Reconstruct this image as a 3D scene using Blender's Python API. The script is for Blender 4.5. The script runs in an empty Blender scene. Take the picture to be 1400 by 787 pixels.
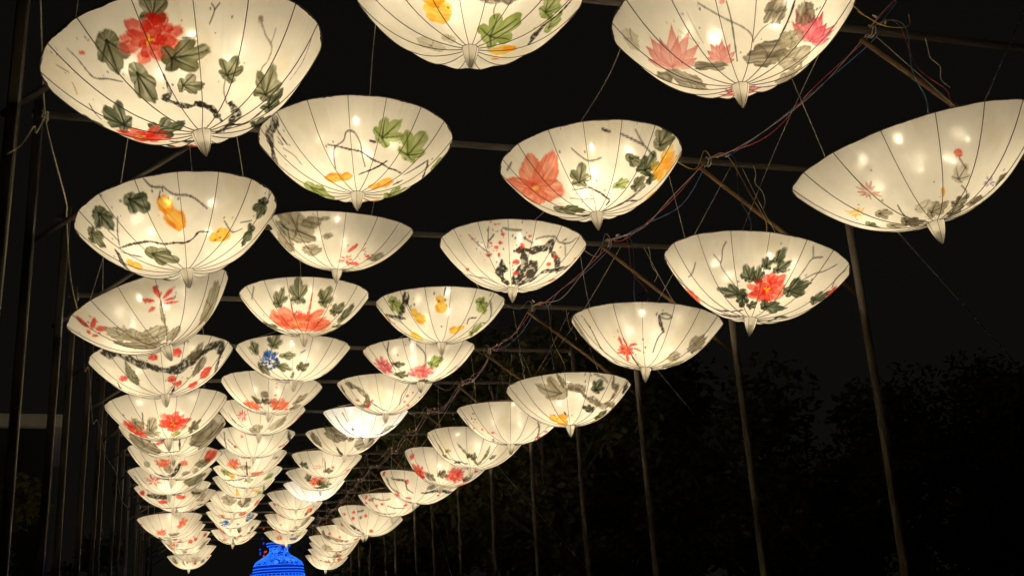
import bpy, bmesh, math, random
import numpy as np
from mathutils import Matrix, Vector, Quaternion

# ---------------------------------------------------------------- camera, sky, exposure
scene = bpy.context.scene
col = scene.collection
R = math.radians
CAMZ = 1.6
cam_data = bpy.data.cameras.new('camera'); cam = bpy.data.objects.new('camera', cam_data); col.objects.link(cam)
cam_data.sensor_width = 36.0; cam_data.lens = 36.0 * 1471.5 / 1400.0
cam_data.clip_start = 0.05; cam_data.clip_end = 2000.0
def cam_axes(yaw, pitch, roll):
    f = Vector((math.sin(yaw)*math.cos(pitch), math.cos(yaw)*math.cos(pitch), math.sin(pitch)))
    r = Vector((math.cos(yaw), -math.sin(yaw), 0)); u = r.cross(f)
    return math.cos(roll)*r + math.sin(roll)*u, -math.sin(roll)*r + math.cos(roll)*u, f
cr, cu, cf = cam_axes(R(16.90093), R(17.53757), R(-3.29323))
cam.matrix_world = Matrix(((cr.x, cu.x, -cf.x, 0), (cr.y, cu.y, -cf.y, 0), (cr.z, cu.z, -cf.z, CAMZ), (0, 0, 0, 1)))
scene.camera = cam

world = bpy.data.worlds.new('World'); scene.world = world; world.use_nodes = True
wn = world.node_tree.nodes; wl = world.node_tree.links; wn.clear()
wo = wn.new('ShaderNodeOutputWorld'); bg = wn.new('ShaderNodeBackground'); sky = wn.new('ShaderNodeTexSky'); hs = wn.new('ShaderNodeHueSaturation')
sky.sky_type = 'NISHITA'; sky.sun_disc = False; sky.sun_elevation = R(2.0); sky.sun_rotation = R(200.0)
sky.air_density = 1.0; sky.dust_density = 1.0
hs.inputs['Saturation'].default_value = 0.35
wl.new(sky.outputs[0], hs.inputs['Color']); wl.new(hs.outputs[0], bg.inputs[0])
bg.inputs[1].default_value = 0.0003
glow = wn.new('ShaderNodeBackground'); glow.inputs[0].default_value = (0.0062, 0.0057, 0.0045, 1); glow.inputs[1].default_value = 0.56   # even city glow of the night sky
add = wn.new('ShaderNodeAddShader'); wl.new(bg.outputs[0], add.inputs[0]); wl.new(glow.outputs[0], add.inputs[1]); wl.new(add.outputs[0], wo.inputs[0])

vs = scene.view_settings
scene.display_settings.display_device = 'sRGB'
vs.view_transform = 'Standard'; vs.look = 'None'; vs.exposure = 0.0; vs.gamma = 1.0; vs.use_curve_mapping = False
cy = scene.cycles
cy.use_denoising = True
try: cy.denoiser = 'OPENIMAGEDENOISE'; cy.denoising_input_passes = 'RGB_ALBEDO_NORMAL'; cy.denoising_prefilter = 'ACCURATE'
except Exception: pass
cy.max_bounces = 10; cy.diffuse_bounces = 6; cy.transmission_bounces = 6; cy.transparent_max_bounces = 16; cy.glossy_bounces = 3
cy.sample_clamp_indirect = 6.0; cy.caustics_reflective = False; cy.caustics_refractive = False
cy.use_light_tree = True
cy.use_adaptive_sampling = True; cy.adaptive_threshold = 0.01

# ---------------------------------------------------------------- helpers
def link(o, parent=None):
    col.objects.link(o)
    if parent is not None: o.parent = parent
    return o
def tag(o, label, cat, group=None, kind=None):
    if label: o['label'] = label
    if cat: o['category'] = cat
    if group: o['group'] = group
    if kind: o['kind'] = kind
    return o
def empty(name, loc=(0, 0, 0), mat=None):
    o = bpy.data.objects.new(name, None); o.empty_display_size = 0.1
    if mat is not None: o.matrix_world = mat
    else: o.location = loc
    return link(o)
def mesh_obj(name, me, material=None, parent=None):
    o = bpy.data.objects.new(name, me)
    if material is not None and not me.materials: me.materials.append(material)
    return link(o, parent)
def pymesh(name, verts, faces, material=None, smooth=False):
    me = bpy.data.meshes.new(name); me.from_pydata([tuple(v) for v in verts], [], faces)
    if smooth: me.polygons.foreach_set('use_smooth', [True]*len(me.polygons))
    if material is not None: me.materials.append(material)
    me.update(); return me
def quads_mesh(name, co, quads, material=None, smooth=True):
    me = bpy.data.meshes.new(name); n = len(quads)
    me.vertices.add(len(co)); me.vertices.foreach_set('co', np.asarray(co, np.float32).ravel())
    me.loops.add(n*4); me.loops.foreach_set('vertex_index', np.asarray(quads, np.int32).ravel())
    me.polygons.add(n); me.polygons.foreach_set('loop_start', np.arange(0, n*4, 4, dtype=np.int32))
    me.polygons.foreach_set('loop_total', np.full(n, 4, np.int32))
    if smooth: me.polygons.foreach_set('use_smooth', np.ones(n, bool))
    if material is not None: me.materials.append(material)
    me.update(); me.validate(); return me
def tube(pts, rad, sides=5, closed=False, cap=True):
    """vertices and faces of a tube along pts; rad a number or one per point"""
    P = [Vector(p) for p in pts]; n = len(P); rr = rad if hasattr(rad, '__len__') else [rad]*n
    V = []; F = []; up = None
    for i in range(n):
        if closed: t = P[(i+1) % n] - P[i-1]
        else: t = P[min(i+1, n-1)] - P[max(i-1, 0)]
        t = t.normalized() if t.length > 1e-9 else Vector((0, 0, 1))
        if up is None: up = t.orthogonal().normalized()
        up = up - t*up.dot(t)
        up = up.normalized() if up.length > 1e-6 else t.orthogonal().normalized()
        b = t.cross(up)
        for k in range(sides):
            a = 2*math.pi*k/sides; V.append(P[i] + (up*math.cos(a) + b*math.sin(a))*rr[i])
    m = n if closed else n-1
    for i in range(m):
        for k in range(sides):
            a = i*sides+k; b2 = i*sides+(k+1) % sides; j = (i+1) % n
            F.append((a, b2, j*sides+(k+1) % sides, j*sides+k))
    if cap and not closed:
        F.append(tuple(reversed(range(sides)))); F.append(tuple(range((n-1)*sides, n*sides)))
    return V, F
def tube_obj(name, pts, rad, material, parent=None, sides=5, closed=False):
    V, F = tube(pts, rad, sides, closed)
    return mesh_obj(name, pymesh(name, V, F, material, True), None, parent)
def spline(pts, sub=6):
    """Catmull-Rom through pts"""
    P = [Vector(p) for p in pts]; out = []
    for i in range(len(P)-1):
        p0 = P[max(i-1, 0)]; p1 = P[i]; p2 = P[i+1]; p3 = P[min(i+2, len(P)-1)]
        for k in range(sub):
            t = k/sub
            out.append(0.5*((2*p1) + (p2-p0)*t + (2*p0-5*p1+4*p2-p3)*t*t + (3*p1-p0-3*p2+p3)*t**3))
    out.append(P[-1]); return out
def beam_mesh(name, a, b, w, h, material, bev=0.006, segs=1, wob=0.0, seed=0):
    """a squared length of timber or tube from a to b with chamfered edges"""
    a = Vector(a); b = Vector(b); d = (b-a); L = d.length; t = d.normalized()
    ref = Vector((0, 1, 0)) if abs(t.y) < 0.9 else Vector((0, 0, 1))
    x = ref.cross(t).normalized(); y = t.cross(x); rng = random.Random(seed)
    prof = []
    for sx, sy in ((1, 1), (-1, 1), (-1, -1), (1, -1)):
        c = [(sx*(w/2), sy*(h/2-bev)), (sx*(w/2-bev), sy*(h/2))]
        prof += c if sx*sy > 0 else c[::-1]
    V = []; F = []; n = len(prof)
    for i in range(segs+1):
        o = Vector((0, 0, 0)) if i in (0, segs) else x*rng.uniform(-wob, wob) + y*rng.uniform(-wob, wob)
        for px, py in prof: V.append(a + t*(L*i/segs) + x*px + y*py + o)
    for i in range(segs):
        for k in range(n): F.append((i*n+k, i*n+(k+1) % n, (i+1)*n+(k+1) % n, (i+1)*n+k))
    F.append(tuple(reversed(range(n)))); F.append(tuple(range(segs*n, segs*n+n)))
    return pymesh(name, V, F, material)

# ---------------------------------------------------------------- materials
def mat(name):
    m = bpy.data.materials.new(name); m.use_nodes = True; m.node_tree.nodes.clear()
    return m, m.node_tree.nodes, m.node_tree.links
def rough_mat(name, c1, c2, scale=6.0, rough=0.7, bump=0.3, metal=0.0, stretch=(1, 1, 1), spec=0.4):
    m, n, l = mat(name)
    out = n.new('ShaderNodeOutputMaterial'); b = n.new('ShaderNodeBsdfPrincipled'); tc = n.new('ShaderNodeTexCoord'); mp = n.new('ShaderNodeMapping')
    nz = n.new('ShaderNodeTexNoise'); cr_ = n.new('ShaderNodeValToRGB'); bp = n.new('ShaderNodeBump'); nz2 = n.new('ShaderNodeTexNoise')
    mp.inputs['Scale'].default_value = stretch
    nz.inputs['Scale'].default_value = scale; nz.inputs['Detail'].default_value = 8; nz.inputs['Roughness'].default_value = 0.65
    nz2.inputs['Scale'].default_value = scale*7; nz2.inputs['Detail'].default_value = 5
    cr_.color_ramp.elements[0].color = (*c1, 1); cr_.color_ramp.elements[1].color = (*c2, 1)
    cr_.color_ramp.elements[0].position = 0.38; cr_.color_ramp.elements[1].position = 0.66
    b.inputs['Roughness'].default_value = rough; b.inputs['Metallic'].default_value = metal; b.inputs['Specular IOR Level'].default_value = spec
    bp.inputs['Strength'].default_value = bump; bp.inputs['Distance'].default_value = 0.01
    l.new(tc.outputs['Object'], mp.inputs[0]); l.new(mp.outputs[0], nz.inputs['Vector']); l.new(mp.outputs[0], nz2.inputs['Vector'])
    l.new(nz.outputs['Fac'], cr_.inputs[0]); l.new(cr_.outputs[0], b.inputs['Base Color']); l.new(nz2.outputs['Fac'], bp.inputs['Height'])
    l.new(bp.outputs[0], b.inputs['Normal']); l.new(b.outputs[0], out.inputs[0])
    return m
def emit_mat(name, c, s, sampled=True):
    m, n, l = mat(name); out = n.new('ShaderNodeOutputMaterial'); e = n.new('ShaderNodeEmission')
    e.inputs[0].default_value = (*c, 1); e.inputs[1].default_value = s; l.new(e.outputs[0], out.inputs[0])
    if not sampled:
        try: m.cycles.emission_sampling = 'NONE'
        except Exception: pass
    return m
def cloth_mat():
    m, n, l = mat('painted_cloth')
    out = n.new('ShaderNodeOutputMaterial'); at = n.new('ShaderNodeAttribute'); at.attribute_name = 'paint'
    tc = n.new('ShaderNodeTexCoord'); nz = n.new('ShaderNodeTexNoise'); nz.inputs['Scale'].default_value = 5.0; nz.inputs['Detail'].default_value = 6
    mr = n.new('ShaderNodeMapRange'); mr.inputs[1].default_value = 0.3; mr.inputs[2].default_value = 0.7; mr.inputs[3].default_value = 0.93; mr.inputs[4].default_value = 1.0
    fab = n.new('ShaderNodeMix'); fab.data_type = 'RGBA'; fab.blend_type = 'MULTIPLY'; fab.inputs[0].default_value = 1.0
    fab.inputs[6].default_value = (0.97, 0.93, 0.83, 1)
    sc = n.new('ShaderNodeVectorMath'); sc.operation = 'SCALE'
    tr = n.new('ShaderNodeBsdfTranslucent'); df = n.new('ShaderNodeBsdfDiffuse'); mx = n.new('ShaderNodeMixShader'); mx.inputs[0].default_value = 0.42
    tp = n.new('ShaderNodeBsdfTransparent'); mx2 = n.new('ShaderNodeMixShader'); mx2.inputs[0].default_value = 0.0022
    fs = n.new('ShaderNodeBsdfRefraction'); fs.distribution = 'GGX'; fs.inputs['Roughness'].default_value = 0.62; fs.inputs['IOR'].default_value = 1.16
    mx3 = n.new('ShaderNodeMixShader'); mx3.inputs[0].default_value = 0.024; l.new(at.outputs['Color'], fs.inputs[0])
    wv = n.new('ShaderNodeTexNoise'); wv.inputs['Scale'].default_value = 14.0; wv.inputs['Detail'].default_value = 4
    bp = n.new('ShaderNodeBump'); bp.inputs['Strength'].default_value = 0.30; bp.inputs['Distance'].default_value = 0.01
    l.new(tc.outputs['Object'], nz.inputs['Vector']); l.new(tc.outputs['Object'], wv.inputs['Vector']); l.new(wv.outputs['Fac'], bp.inputs['Height'])
    l.new(nz.outputs['Fac'], mr.inputs[0]); l.new(at.outputs['Color'], fab.inputs[7]); l.new(fab.outputs[2], sc.inputs[0]); l.new(mr.outputs[0], sc.inputs['Scale'])
    l.new(sc.outputs[0], tr.inputs[0]); l.new(sc.outputs[0], df.inputs[0]); l.new(at.outputs['Color'], tp.inputs[0])
    l.new(bp.outputs[0], tr.inputs['Normal']); l.new(bp.outputs[0], df.inputs['Normal'])
    l.new(tr.outputs[0], mx.inputs[1]); l.new(df.outputs[0], mx.inputs[2]); l.new(mx.outputs[0], mx3.inputs[1]); l.new(fs.outputs[0], mx3.inputs[2]); l.new(mx3.outputs[0], mx2.inputs[1]); l.new(tp.outputs[0], mx2.inputs[2])
    l.new(mx2.outputs[0], out.inputs[0])
    return m
def trans_mat(name, c, ctr, fac=0.5, vary=(0.55, 1.3), gauze=0.0):
    m, n, l = mat(name); out = n.new('ShaderNodeOutputMaterial'); tr = n.new('ShaderNodeBsdfTranslucent'); df = n.new('ShaderNodeBsdfDiffuse'); mx = n.new('ShaderNodeMixShader')
    oi = n.new('ShaderNodeObjectInfo'); tc = n.new('ShaderNodeTexCoord'); nz = n.new('ShaderNodeTexNoise'); nz.inputs['Scale'].default_value = 0.9
    mr = n.new('ShaderNodeMapRange'); mr.inputs[1].default_value = 0.3; mr.inputs[2].default_value = 0.7; mr.inputs[3].default_value = vary[0]; mr.inputs[4].default_value = vary[1]
    v1 = n.new('ShaderNodeVectorMath'); v1.operation = 'SCALE'; v1.inputs[0].default_value = c
    v2 = n.new('ShaderNodeVectorMath'); v2.operation = 'SCALE'; v2.inputs[0].default_value = ctr
    l.new(tc.outputs['Object'], nz.inputs['Vector']); l.new(nz.outputs['Fac'], mr.inputs[0]); l.new(mr.outputs[0], v1.inputs['Scale']); l.new(mr.outputs[0], v2.inputs['Scale'])
    l.new(v1.outputs[0], df.inputs[0]); l.new(v2.outputs[0], tr.inputs[0]); mx.inputs[0].default_value = fac
    l.new(df.outputs[0], mx.inputs[1]); l.new(tr.outputs[0], mx.inputs[2])
    if gauze:
        tp = n.new('ShaderNodeBsdfTransparent'); tp.inputs[0].default_value = (0.95, 0.88, 0.74, 1); m2 = n.new('ShaderNodeMixShader'); m2.inputs[0].default_value = gauze
        l.new(mx.outputs[0], m2.inputs[1]); l.new(tp.outputs[0], m2.inputs[2]); l.new(m2.outputs[0], out.inputs[0])
    else: l.new(mx.outputs[0], out.inputs[0])
    return m

M_CLOTH = cloth_mat()
M_RIB = rough_mat('blackened_bamboo_rib', (0.035, 0.028, 0.012), (0.07, 0.05, 0.02), 30, 0.7, 0.1)
M_HOOP = rough_mat('stitched_brown_edge', (0.05, 0.028, 0.015), (0.13, 0.075, 0.04), 60, 0.9, 0.5)
M_FER = trans_mat('ferrule_cloth', (0.93, 0.88, 0.76), (0.97, 0.92, 0.80), 0.80, (0.98, 1.0))
M_BULB = {1: emit_mat('bulb_glass_warm', (1.0, 0.825, 0.55), 425.0),
          0: emit_mat('bulb_glass_dim', (1.0, 0.83, 0.56), 425.0*0.85),
          2: emit_mat('bulb_glass_white', (1.0, 0.93, 0.78), 425.0*1.4)}
M_SOCKET = rough_mat('lamp_socket_plastic', (0.03, 0.03, 0.03), (0.05, 0.05, 0.05), 20, 0.5, 0.05)
M_TWINE = rough_mat('pale_twine', (0.30, 0.27, 0.20), (0.55, 0.50, 0.38), 40, 0.9, 0.3)
M_POST = rough_mat('weathered_steel_post', (0.05, 0.043, 0.036), (0.20, 0.165, 0.13), 5, 0.62, 0.35, 0.0, (1, 1, 0.4))
M_POSTL = rough_mat('dark_steel_post', (0.014, 0.012, 0.010), (0.034, 0.026, 0.018), 7, 0.38, 0.25, 0.0, (1, 1, 0.3))
M_BEAM = rough_mat('old_timber_beam', (0.028, 0.023, 0.018), (0.085, 0.070, 0.050), 4, 0.8, 0.5, 0.0, (0.35, 2, 2))
M_BRACE = rough_mat('bamboo_brace', (0.09, 0.048, 0.017), (0.20, 0.115, 0.042), 6, 0.55, 0.2)
M_WIRE = {'red': rough_mat('red_wire', (0.34, 0.03, 0.045), (0.42, 0.05, 0.06), 10, 0.4, 0.0), 'blue': rough_mat('blue_wire', (0.05, 0.11, 0.28), (0.08, 0.15, 0.34), 10, 0.4, 0.0),
          'yellow': rough_mat('yellow_wire', (0.55, 0.36, 0.05), (0.6, 0.42, 0.08), 10, 0.4, 0.0), 'grey': rough_mat('grey_wire', (0.25, 0.22, 0.17), (0.35, 0.31, 0.25), 10, 0.4, 0.0),
          'cyan': rough_mat('pale_blue_wire', (0.08, 0.33, 0.5), (0.12, 0.4, 0.55), 10, 0.4, 0.0)}
M_NUT = rough_mat('wire_nut_plastic', (0.7, 0.5, 0.08), (0.75, 0.55, 0.1), 10, 0.4, 0.0)
M_NUTW = rough_mat('white_connector_plastic', (0.7, 0.68, 0.6), (0.75, 0.72, 0.65), 10, 0.4, 0.0)

# ---------------------------------------------------------------- ground
M_GROUND = rough_mat('ground_soil', (0.03, 0.028, 0.02), (0.06, 0.055, 0.04), 0.6, 0.95, 0.5)
M_PAVE = rough_mat('path_paving', (0.11, 0.10, 0.09), (0.17, 0.155, 0.135), 1.4, 0.85, 0.3)
g = mesh_obj('ground', pymesh('ground', [(-400, -400, 0), (400, -400, 0), (400, 400, 0), (-400, 400, 0)], [(0, 1, 2, 3)], M_GROUND)); g['kind'] = 'structure'
p = mesh_obj('path', pymesh('path', [(-0.55, -6, 0.004), (3.3, -6, 0.004), (3.3, 31, 0.004), (-0.55, 31, 0.004)], [(0, 1, 2, 3)], M_PAVE)); p['kind'] = 'structure'

# ---------------------------------------------------------------- portal frames
def ROWY(k): return 2.2 + 1.457*k
HM = {1: 2.49, 2: 2.49, 3: 2.525, 4: 2.485, 5: 2.505, 6: 2.525}
XR = {0: 4.35, 1: 4.22, 2: 3.82, 3: 3.74, 4: 3.58, 5: 3.54, 6: 3.51, 7: 3.44, 8: 3.37}
XL = {0: -0.66, 1: -0.70, 2: -0.80, 3: -0.84, 4: -0.90, 5: -0.91}
XJ = {1: 2.88, 2: 2.77, 3: 2.72, 4: 2.60, 5: 2.62, 6: 2.71}
NF = 18
FR = {}
rf = random.Random(5)
ORD = ['zeroth', 'first', 'second', 'third', 'fourth', 'fifth', 'sixth', 'seventh', 'eighth', 'ninth', 'tenth', 'eleventh', 'twelfth', 'thirteenth', 'fourteenth', 'fifteenth', 'sixteenth', 'seventeenth', 'eighteenth']
for k in range(0, NF+1):
    Y = ROWY(k) + 0.3; s = Y/ROWY(k)
    H = CAMZ + HM.get(k, 2.515)*s if k else CAMZ + 2.70
    xr = XR.get(k, 3.34 + rf.uniform(-.04, .04)); xl = XL.get(k, -0.93 - 0.004*k + rf.uniform(-.03, .03)); xj = XJ.get(k, 2.68 + rf.uniform(-.06, .06))*s
    FR[k] = (Y, H, xl, xr, xj)
    t = empty('portal_frame', ((xl+xr)/2, Y, 0))
    tag(t, '%sdark portal frame with knee braces over the path' % ('' if k > 3 else ['nearest overhead ', 'second ', 'third ', 'fourth '][k]), 'portal frame', 'frames carrying the umbrellas')
    o = Vector((-(xl+xr)/2, -Y, 0))
    def P3(x, z, dy=0.0): return Vector((x, Y+dy, z)) + o
    mesh_obj('beam', beam_mesh('beam', P3(xl-0.06, H), P3(xr+0.07, H+rf.uniform(-.015, .015)), 0.032, 0.036, M_BEAM, 0.008, 9, 0.004, k), None, t)
    dxb = rf.uniform(-.02, .02)
    mesh_obj('post', beam_mesh('post', P3(xl, 0, -0.052), P3(xl+dxb, H+0.05, -0.052), 0.044, 0.040, M_POSTL, 0.006, 6, 0.003, k+50), None, t)
    V, F = tube([P3(xr+dxb*0.0, z, -0.055) + Vector((0.006*math.sin(z*2.1+k), 0, 0)) for z in np.linspace(0, H+0.06, 10)], 0.0235, 10)
    mesh_obj('post', pymesh('post', V, F, M_POST, True), None, t)
    zb = CAMZ + 1.83 + rf.uniform(-.05, .05)
    tube_obj('brace', [P3(xj-0.03, H-0.02, 0.046), P3((xj+xr)/2, (H+zb)/2+.01, 0.02), P3(xr+0.03, zb, -0.008)], [0.013, 0.014, 0.015], M_BRACE, t, 8)
    tube_obj('brace', [P3(xl+0.82, H-0.02, 0.046), P3(xl+0.4, (H+zb)/2+.06, 0.02), P3(xl-0.03, zb+0.12, -0.008)], [0.012, 0.013, 0.014], M_BEAM, t, 8)
    # twine lashings where brace and post meet the beam
    for x, z in ((xj, H), (xr, H-0.01), (xl, H-0.01)):
        pts = []
        for i in range(18):
            a = i*1.3; pts.append(P3(x + 0.012*math.sin(i*0.31), z, 0) + Vector((0, math.cos(a)*0.034, math.sin(a)*0.031)))
        tube_obj('lashing', pts, 0.0026, M_TWINE, t, 4)

# ---------------------------------------------------------------- painting on the cloth
def lattice(seed): return np.random.RandomState(seed).rand(64, 64)
LAT = [lattice(11), lattice(12), lattice(13)]
def vnoise(x, y, o=0):
    x = np.asarray(x) + 17.3*o; y = np.asarray(y) + 9.1*o
    xi = np.floor(x).astype(int); yi = np.floor(y).astype(int); fx = x-xi; fy = y-yi; fx = fx*fx*(3-2*fx); fy = fy*fy*(3-2*fy)
    L = LAT[o % 3]; a = L[xi % 64, yi % 64]; b = L[(xi+1) % 64, yi % 64]; c = L[xi % 64, (yi+1) % 64]; d = L[(xi+1) % 64, (yi+1) % 64]
    return a*(1-fx)*(1-fy) + b*fx*(1-fy) + c*(1-fx)*fy + d*fx*fy
def fbm(x, y, o=0): return (vnoise(x, y, o)*4 + vnoise(x*2.1, y*2.1, o+1)*2 + vnoise(x*4.3, y*4.3, o+2))/7
def sstep(a, b, x):
    t = np.clip((x-a)/(b-a), 0, 1); return t*t*(3-2*t)
COL = {'r': (0.84, 0.065, 0.035), 's': (0.88, 0.19, 0.11), 'o': (0.17, 0.185, 0.10), 'd': (0.065, 0.09, 0.04), 'l': (0.36, 0.46, 0.15), 'y': (0.98, 0.60, 0.035),
       'a': (0.97, 0.44, 0.02), 'k': (0.03, 0.028, 0.02), 'g': (0.38, 0.35, 0.26), 'w': (0.20, 0.175, 0.12), 'p': (0.86, 0.40, 0.40), 'b': (0.02, 0.13, 0.55),
       'm': (0.72, 0.14, 0.22), 'c': (0.70, 0.05, 0.055), 'q': (0.70, 0.68, 0.58), 'v': (0.42, 0.34, 0.58), 'n': (0.62, 0.30, 0.26)}
INK = np.array([0.05, 0.047, 0.033])
class Canvas:
    def __init__(s, X, Y, seed, px):
        s.X = X; s.Y = Y; s.C = np.ones((len(X), 3)); s.rng = random.Random(seed); s.px = px; s.n = 0
    def lay(s, idx, a, c, mult=0.35):
        """a: coverage, c: transmission colour (array or tuple)"""
        a = np.clip(a, 0, 1)[:, None]; c = np.asarray(c); old = s.C[idx]
        s.C[idx] = old*(1-a) + a*(c*(1-mult) + c*old*mult)
    def local(s, e, lim=1.5):
        cx, cy_, ux, uy, vx, vy = e; det = ux*vy - uy*vx
        if abs(det) < 1e-7: return None
        dx = s.X-cx; dy = s.Y-cy_; p = (dx*vy - dy*vx)/det; q = (dy*ux - dx*uy)/det
        idx = np.nonzero((np.abs(p) < lim) & (np.abs(q) < lim))[0]
        if len(idx) == 0: return None
        s.n += 1
        size = math.sqrt(abs(det)); s.e = max(0.06, min(0.5, 1.0*s.px/size))    # edge softness about one sample
        return idx, p[idx], q[idx]
    def oval(s, idx, p, q, cx, cy_, a, rx, ry, c, op=0.92, wet=0.35, pointed=0.0, mult=0.35):
        ca, sa = math.cos(a), math.sin(a); x = ((p-cx)*ca + (q-cy_)*sa)/rx; y = (-(p-cx)*sa + (q-cy_)*ca)/ry
        if pointed: y = y/np.clip(1 - pointed*np.abs(x)**1.6, 0.12, 1)
        o = s.n*3 + s.rng.randint(0, 50); d = np.hypot(x, y) + (fbm(x*2.2+o, y*2.2, o)-0.5)*0.42
        e = min(0.5, s.e/max(0.25, math.sqrt(rx*ry))); e = np.minimum(0.5, e*(0.4+1.5*vnoise(x*1.3+o, y*1.3, o)**2)); al = 1-sstep(1-e, 1+e*0.3, d)
        br = vnoise(x*1.6+o, y*8+o, o+2); tone = 0.42 + 0.75*fbm(x*1.6+o, y*1.6+3, o+1) + 0.38*br - wet*0.45*sstep(0.55, 1.0, d) + 0.14*x; op = op*np.clip(0.74+0.5*br, 0, 1)
        cc = np.asarray(c)[None, :]**np.clip(tone, 0.45, 1.5)[:, None]
        s.lay(idx, al*op, cc, mult)
        return d
    def leaf(s, e, c):
        L = s.local(e, 2.0)
        if L is None: return
        idx, p, q = L; p = p*0.70; q = q*0.68; o = s.n; rng = s.rng; ang = np.arctan2(q, p+0.15); rad = np.hypot(p+0.15, q)
        form = rng.random()
        lob = [(0, 1.12), (rng.uniform(.55, .8), rng.uniform(.75, .95)), (-rng.uniform(.55, .8), rng.uniform(.75, .95))] if form < 0.4 else [(0, 1.12), (rng.uniform(.75, 1.0), rng.uniform(.8, 1.0)), (-rng.uniform(.75, 1.0), rng.uniform(.8, 1.0)), (rng.uniform(1.75, 2.2), rng.uniform(.5, .75)), (-rng.uniform(1.75, 2.2), rng.uniform(.5, .75))]
        Rr = np.full(len(idx), 0.42)
        for la, ll in lob:
            da = np.abs((ang-la+math.pi) % (2*math.pi)-math.pi); Rr = np.maximum(Rr, ll*np.clip(1-(da/0.62)**2*0.55, 0, 1)*(da < 0.62))
        d = rad/Rr + (fbm(p*3+o, q*3, o)-0.5)*0.36; e = np.minimum(0.4, s.e*(0.4+1.3*vnoise(p*1.3+o, q*1.3, o)**2)); al = 1-sstep(1-e, 1+e*0.3, d)
        br = vnoise(rad*1.5+o, ang*5+o, o+2); tone = 0.32 + 0.85*fbm(p*1.7+o, q*1.7+5, o+1) + 0.45*br + 0.25*sstep(0.7, 1.0, d)
        s.lay(idx, al*np.clip(0.70+0.5*br, 0, 0.96), np.asarray(c)[None, :]**np.clip(tone, 0.4, 1.5)[:, None])
        dark = np.asarray(c)*0.18
        for la, ll in lob:
            tx, ty = -0.15+math.cos(la)*ll*0.86, math.sin(la)*ll*0.86; bx, by = -0.25, 0.0
            t = np.clip(((p-bx)*(tx-bx)+(q-by)*(ty-by))/((tx-bx)**2+(ty-by)**2), 0, 1)
            dd = np.hypot(p-bx-(tx-bx)*t, q-by-(ty-by)*t); w = 0.05*(1-0.7*t)
            s.lay(idx, (1-sstep(w*0.5, w+s.e*0.22, dd))*0.85*al, dark, 0.2)
    def wash(s, e, c):
        L = s.local(e)
        if L is None: return
        idx, p, q = L; o = s.n; ang = np.arctan2(q, p); rad = np.hypot(p, q)
        Rr = 0.72 + 0.55*(fbm(np.cos(ang)*1.7+o, np.sin(ang)*1.7+o, o)-0.35) + 0.16*(vnoise(np.cos(ang)*6+o, np.sin(ang)*6, o+1)-.5)
        d = rad/Rr; al = 1-sstep(1-s.e, 1+s.e*0.3, d)
        streak = vnoise(p*2+o, q*9+o, o+1)
        tone = 0.35 + 0.7*fbm(p*1.8+o, q*1.8, o) + 0.45*streak + 0.25*sstep(0.75, 1, d)
        s.lay(idx, al*np.clip(0.62+0.5*streak, 0, 0.95), np.asarray(c)[None, :]**np.clip(tone, 0.3, 1.6)[:, None])
        for i in range(5):
            la = s.rng.uniform(-math.pi, math.pi); tx, ty = math.cos(la)*0.8, math.sin(la)*0.8
            t = np.clip((p*tx+q*ty)/(tx*tx+ty*ty), 0, 1); bend = 0.1*np.sin(t*3+i); dd = np.hypot(p-tx*t-bend*ty, q-ty*t+bend*tx); w = 0.03
            s.lay(idx, (1-sstep(w*0.4, w+s.e*0.3, dd))*0.55*al, np.asarray(c)*0.3, 0.2)
    def peony(s, e, c):
        L = s.local(e, 1.4)
        if L is None: return
        idx, p, q = L; rng = s.rng; pale = np.asarray(c)**0.55
        for n, rr, sz in ((9, 0.70, 0.40), (8, 0.50, 0.38), (6, 0.28, 0.34), (3, 0.10, 0.26)):
            a0 = rng.uniform(0, 6.28)
            for i in range(n):
                a = a0 + i*6.283/n + rng.uniform(-.2, .2); r = rr*rng.uniform(.8, 1.15); z = sz*rng.uniform(.75, 1.2)
                k = np.asarray(c)**rng.uniform(0.6, 1.4)
                if rng.random() < .4: s.oval(idx, p, q, r*math.cos(a), r*math.sin(a), a, z*1.06, z*0.74, (0.97, 0.72, 0.66), 0.5, 0)
                s.oval(idx, p, q, r*math.cos(a), r*math.sin(a), a, z*0.95, z*0.62, k**0.85, 0.86, -0.7, 0.0, 0.55)
        for i in range(9):
            a = rng.uniform(0, 6.28); r = rng.uniform(0.02, 0.2); s.oval(idx, p, q, r*math.cos(a)-.05, r*math.sin(a), a, 0.075, 0.04, (0.98, 0.72, 0.06), 0.95, 0)
    def mallow(s, e, c):
        L = s.local(e, 1.4)
        if L is None: return
        idx, p, q = L; rng = s.rng
        for i, a in enumerate((2.0, 0.75, 3.3, -0.5, 4.6)):
            a += rng.uniform(-.15, .15); s.oval(idx, p, q, 0.5*math.cos(a), 0.5*math.sin(a), a, 0.56, 0.44, np.asarray(c)**rng.uniform(0.5, 0.95), 0.95, -0.9)
        for i in range(16):
            a = i*0.41+rng.uniform(0, .2); t = np.clip(p*math.cos(a)+q*math.sin(a), 0.1, 0.75); dd = np.hypot(p-t*math.cos(a), q-t*math.sin(a)); w = 0.012
            s.lay(idx, (1-sstep(w, w+s.e*0.3, dd))*0.3, np.asarray(c)*0.7, 0.6)
        s.oval(idx, p, q, 0, -0.05, 0, 0.13, 0.09, (1, 0.8, 0.25), 0.95, 0)
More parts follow.
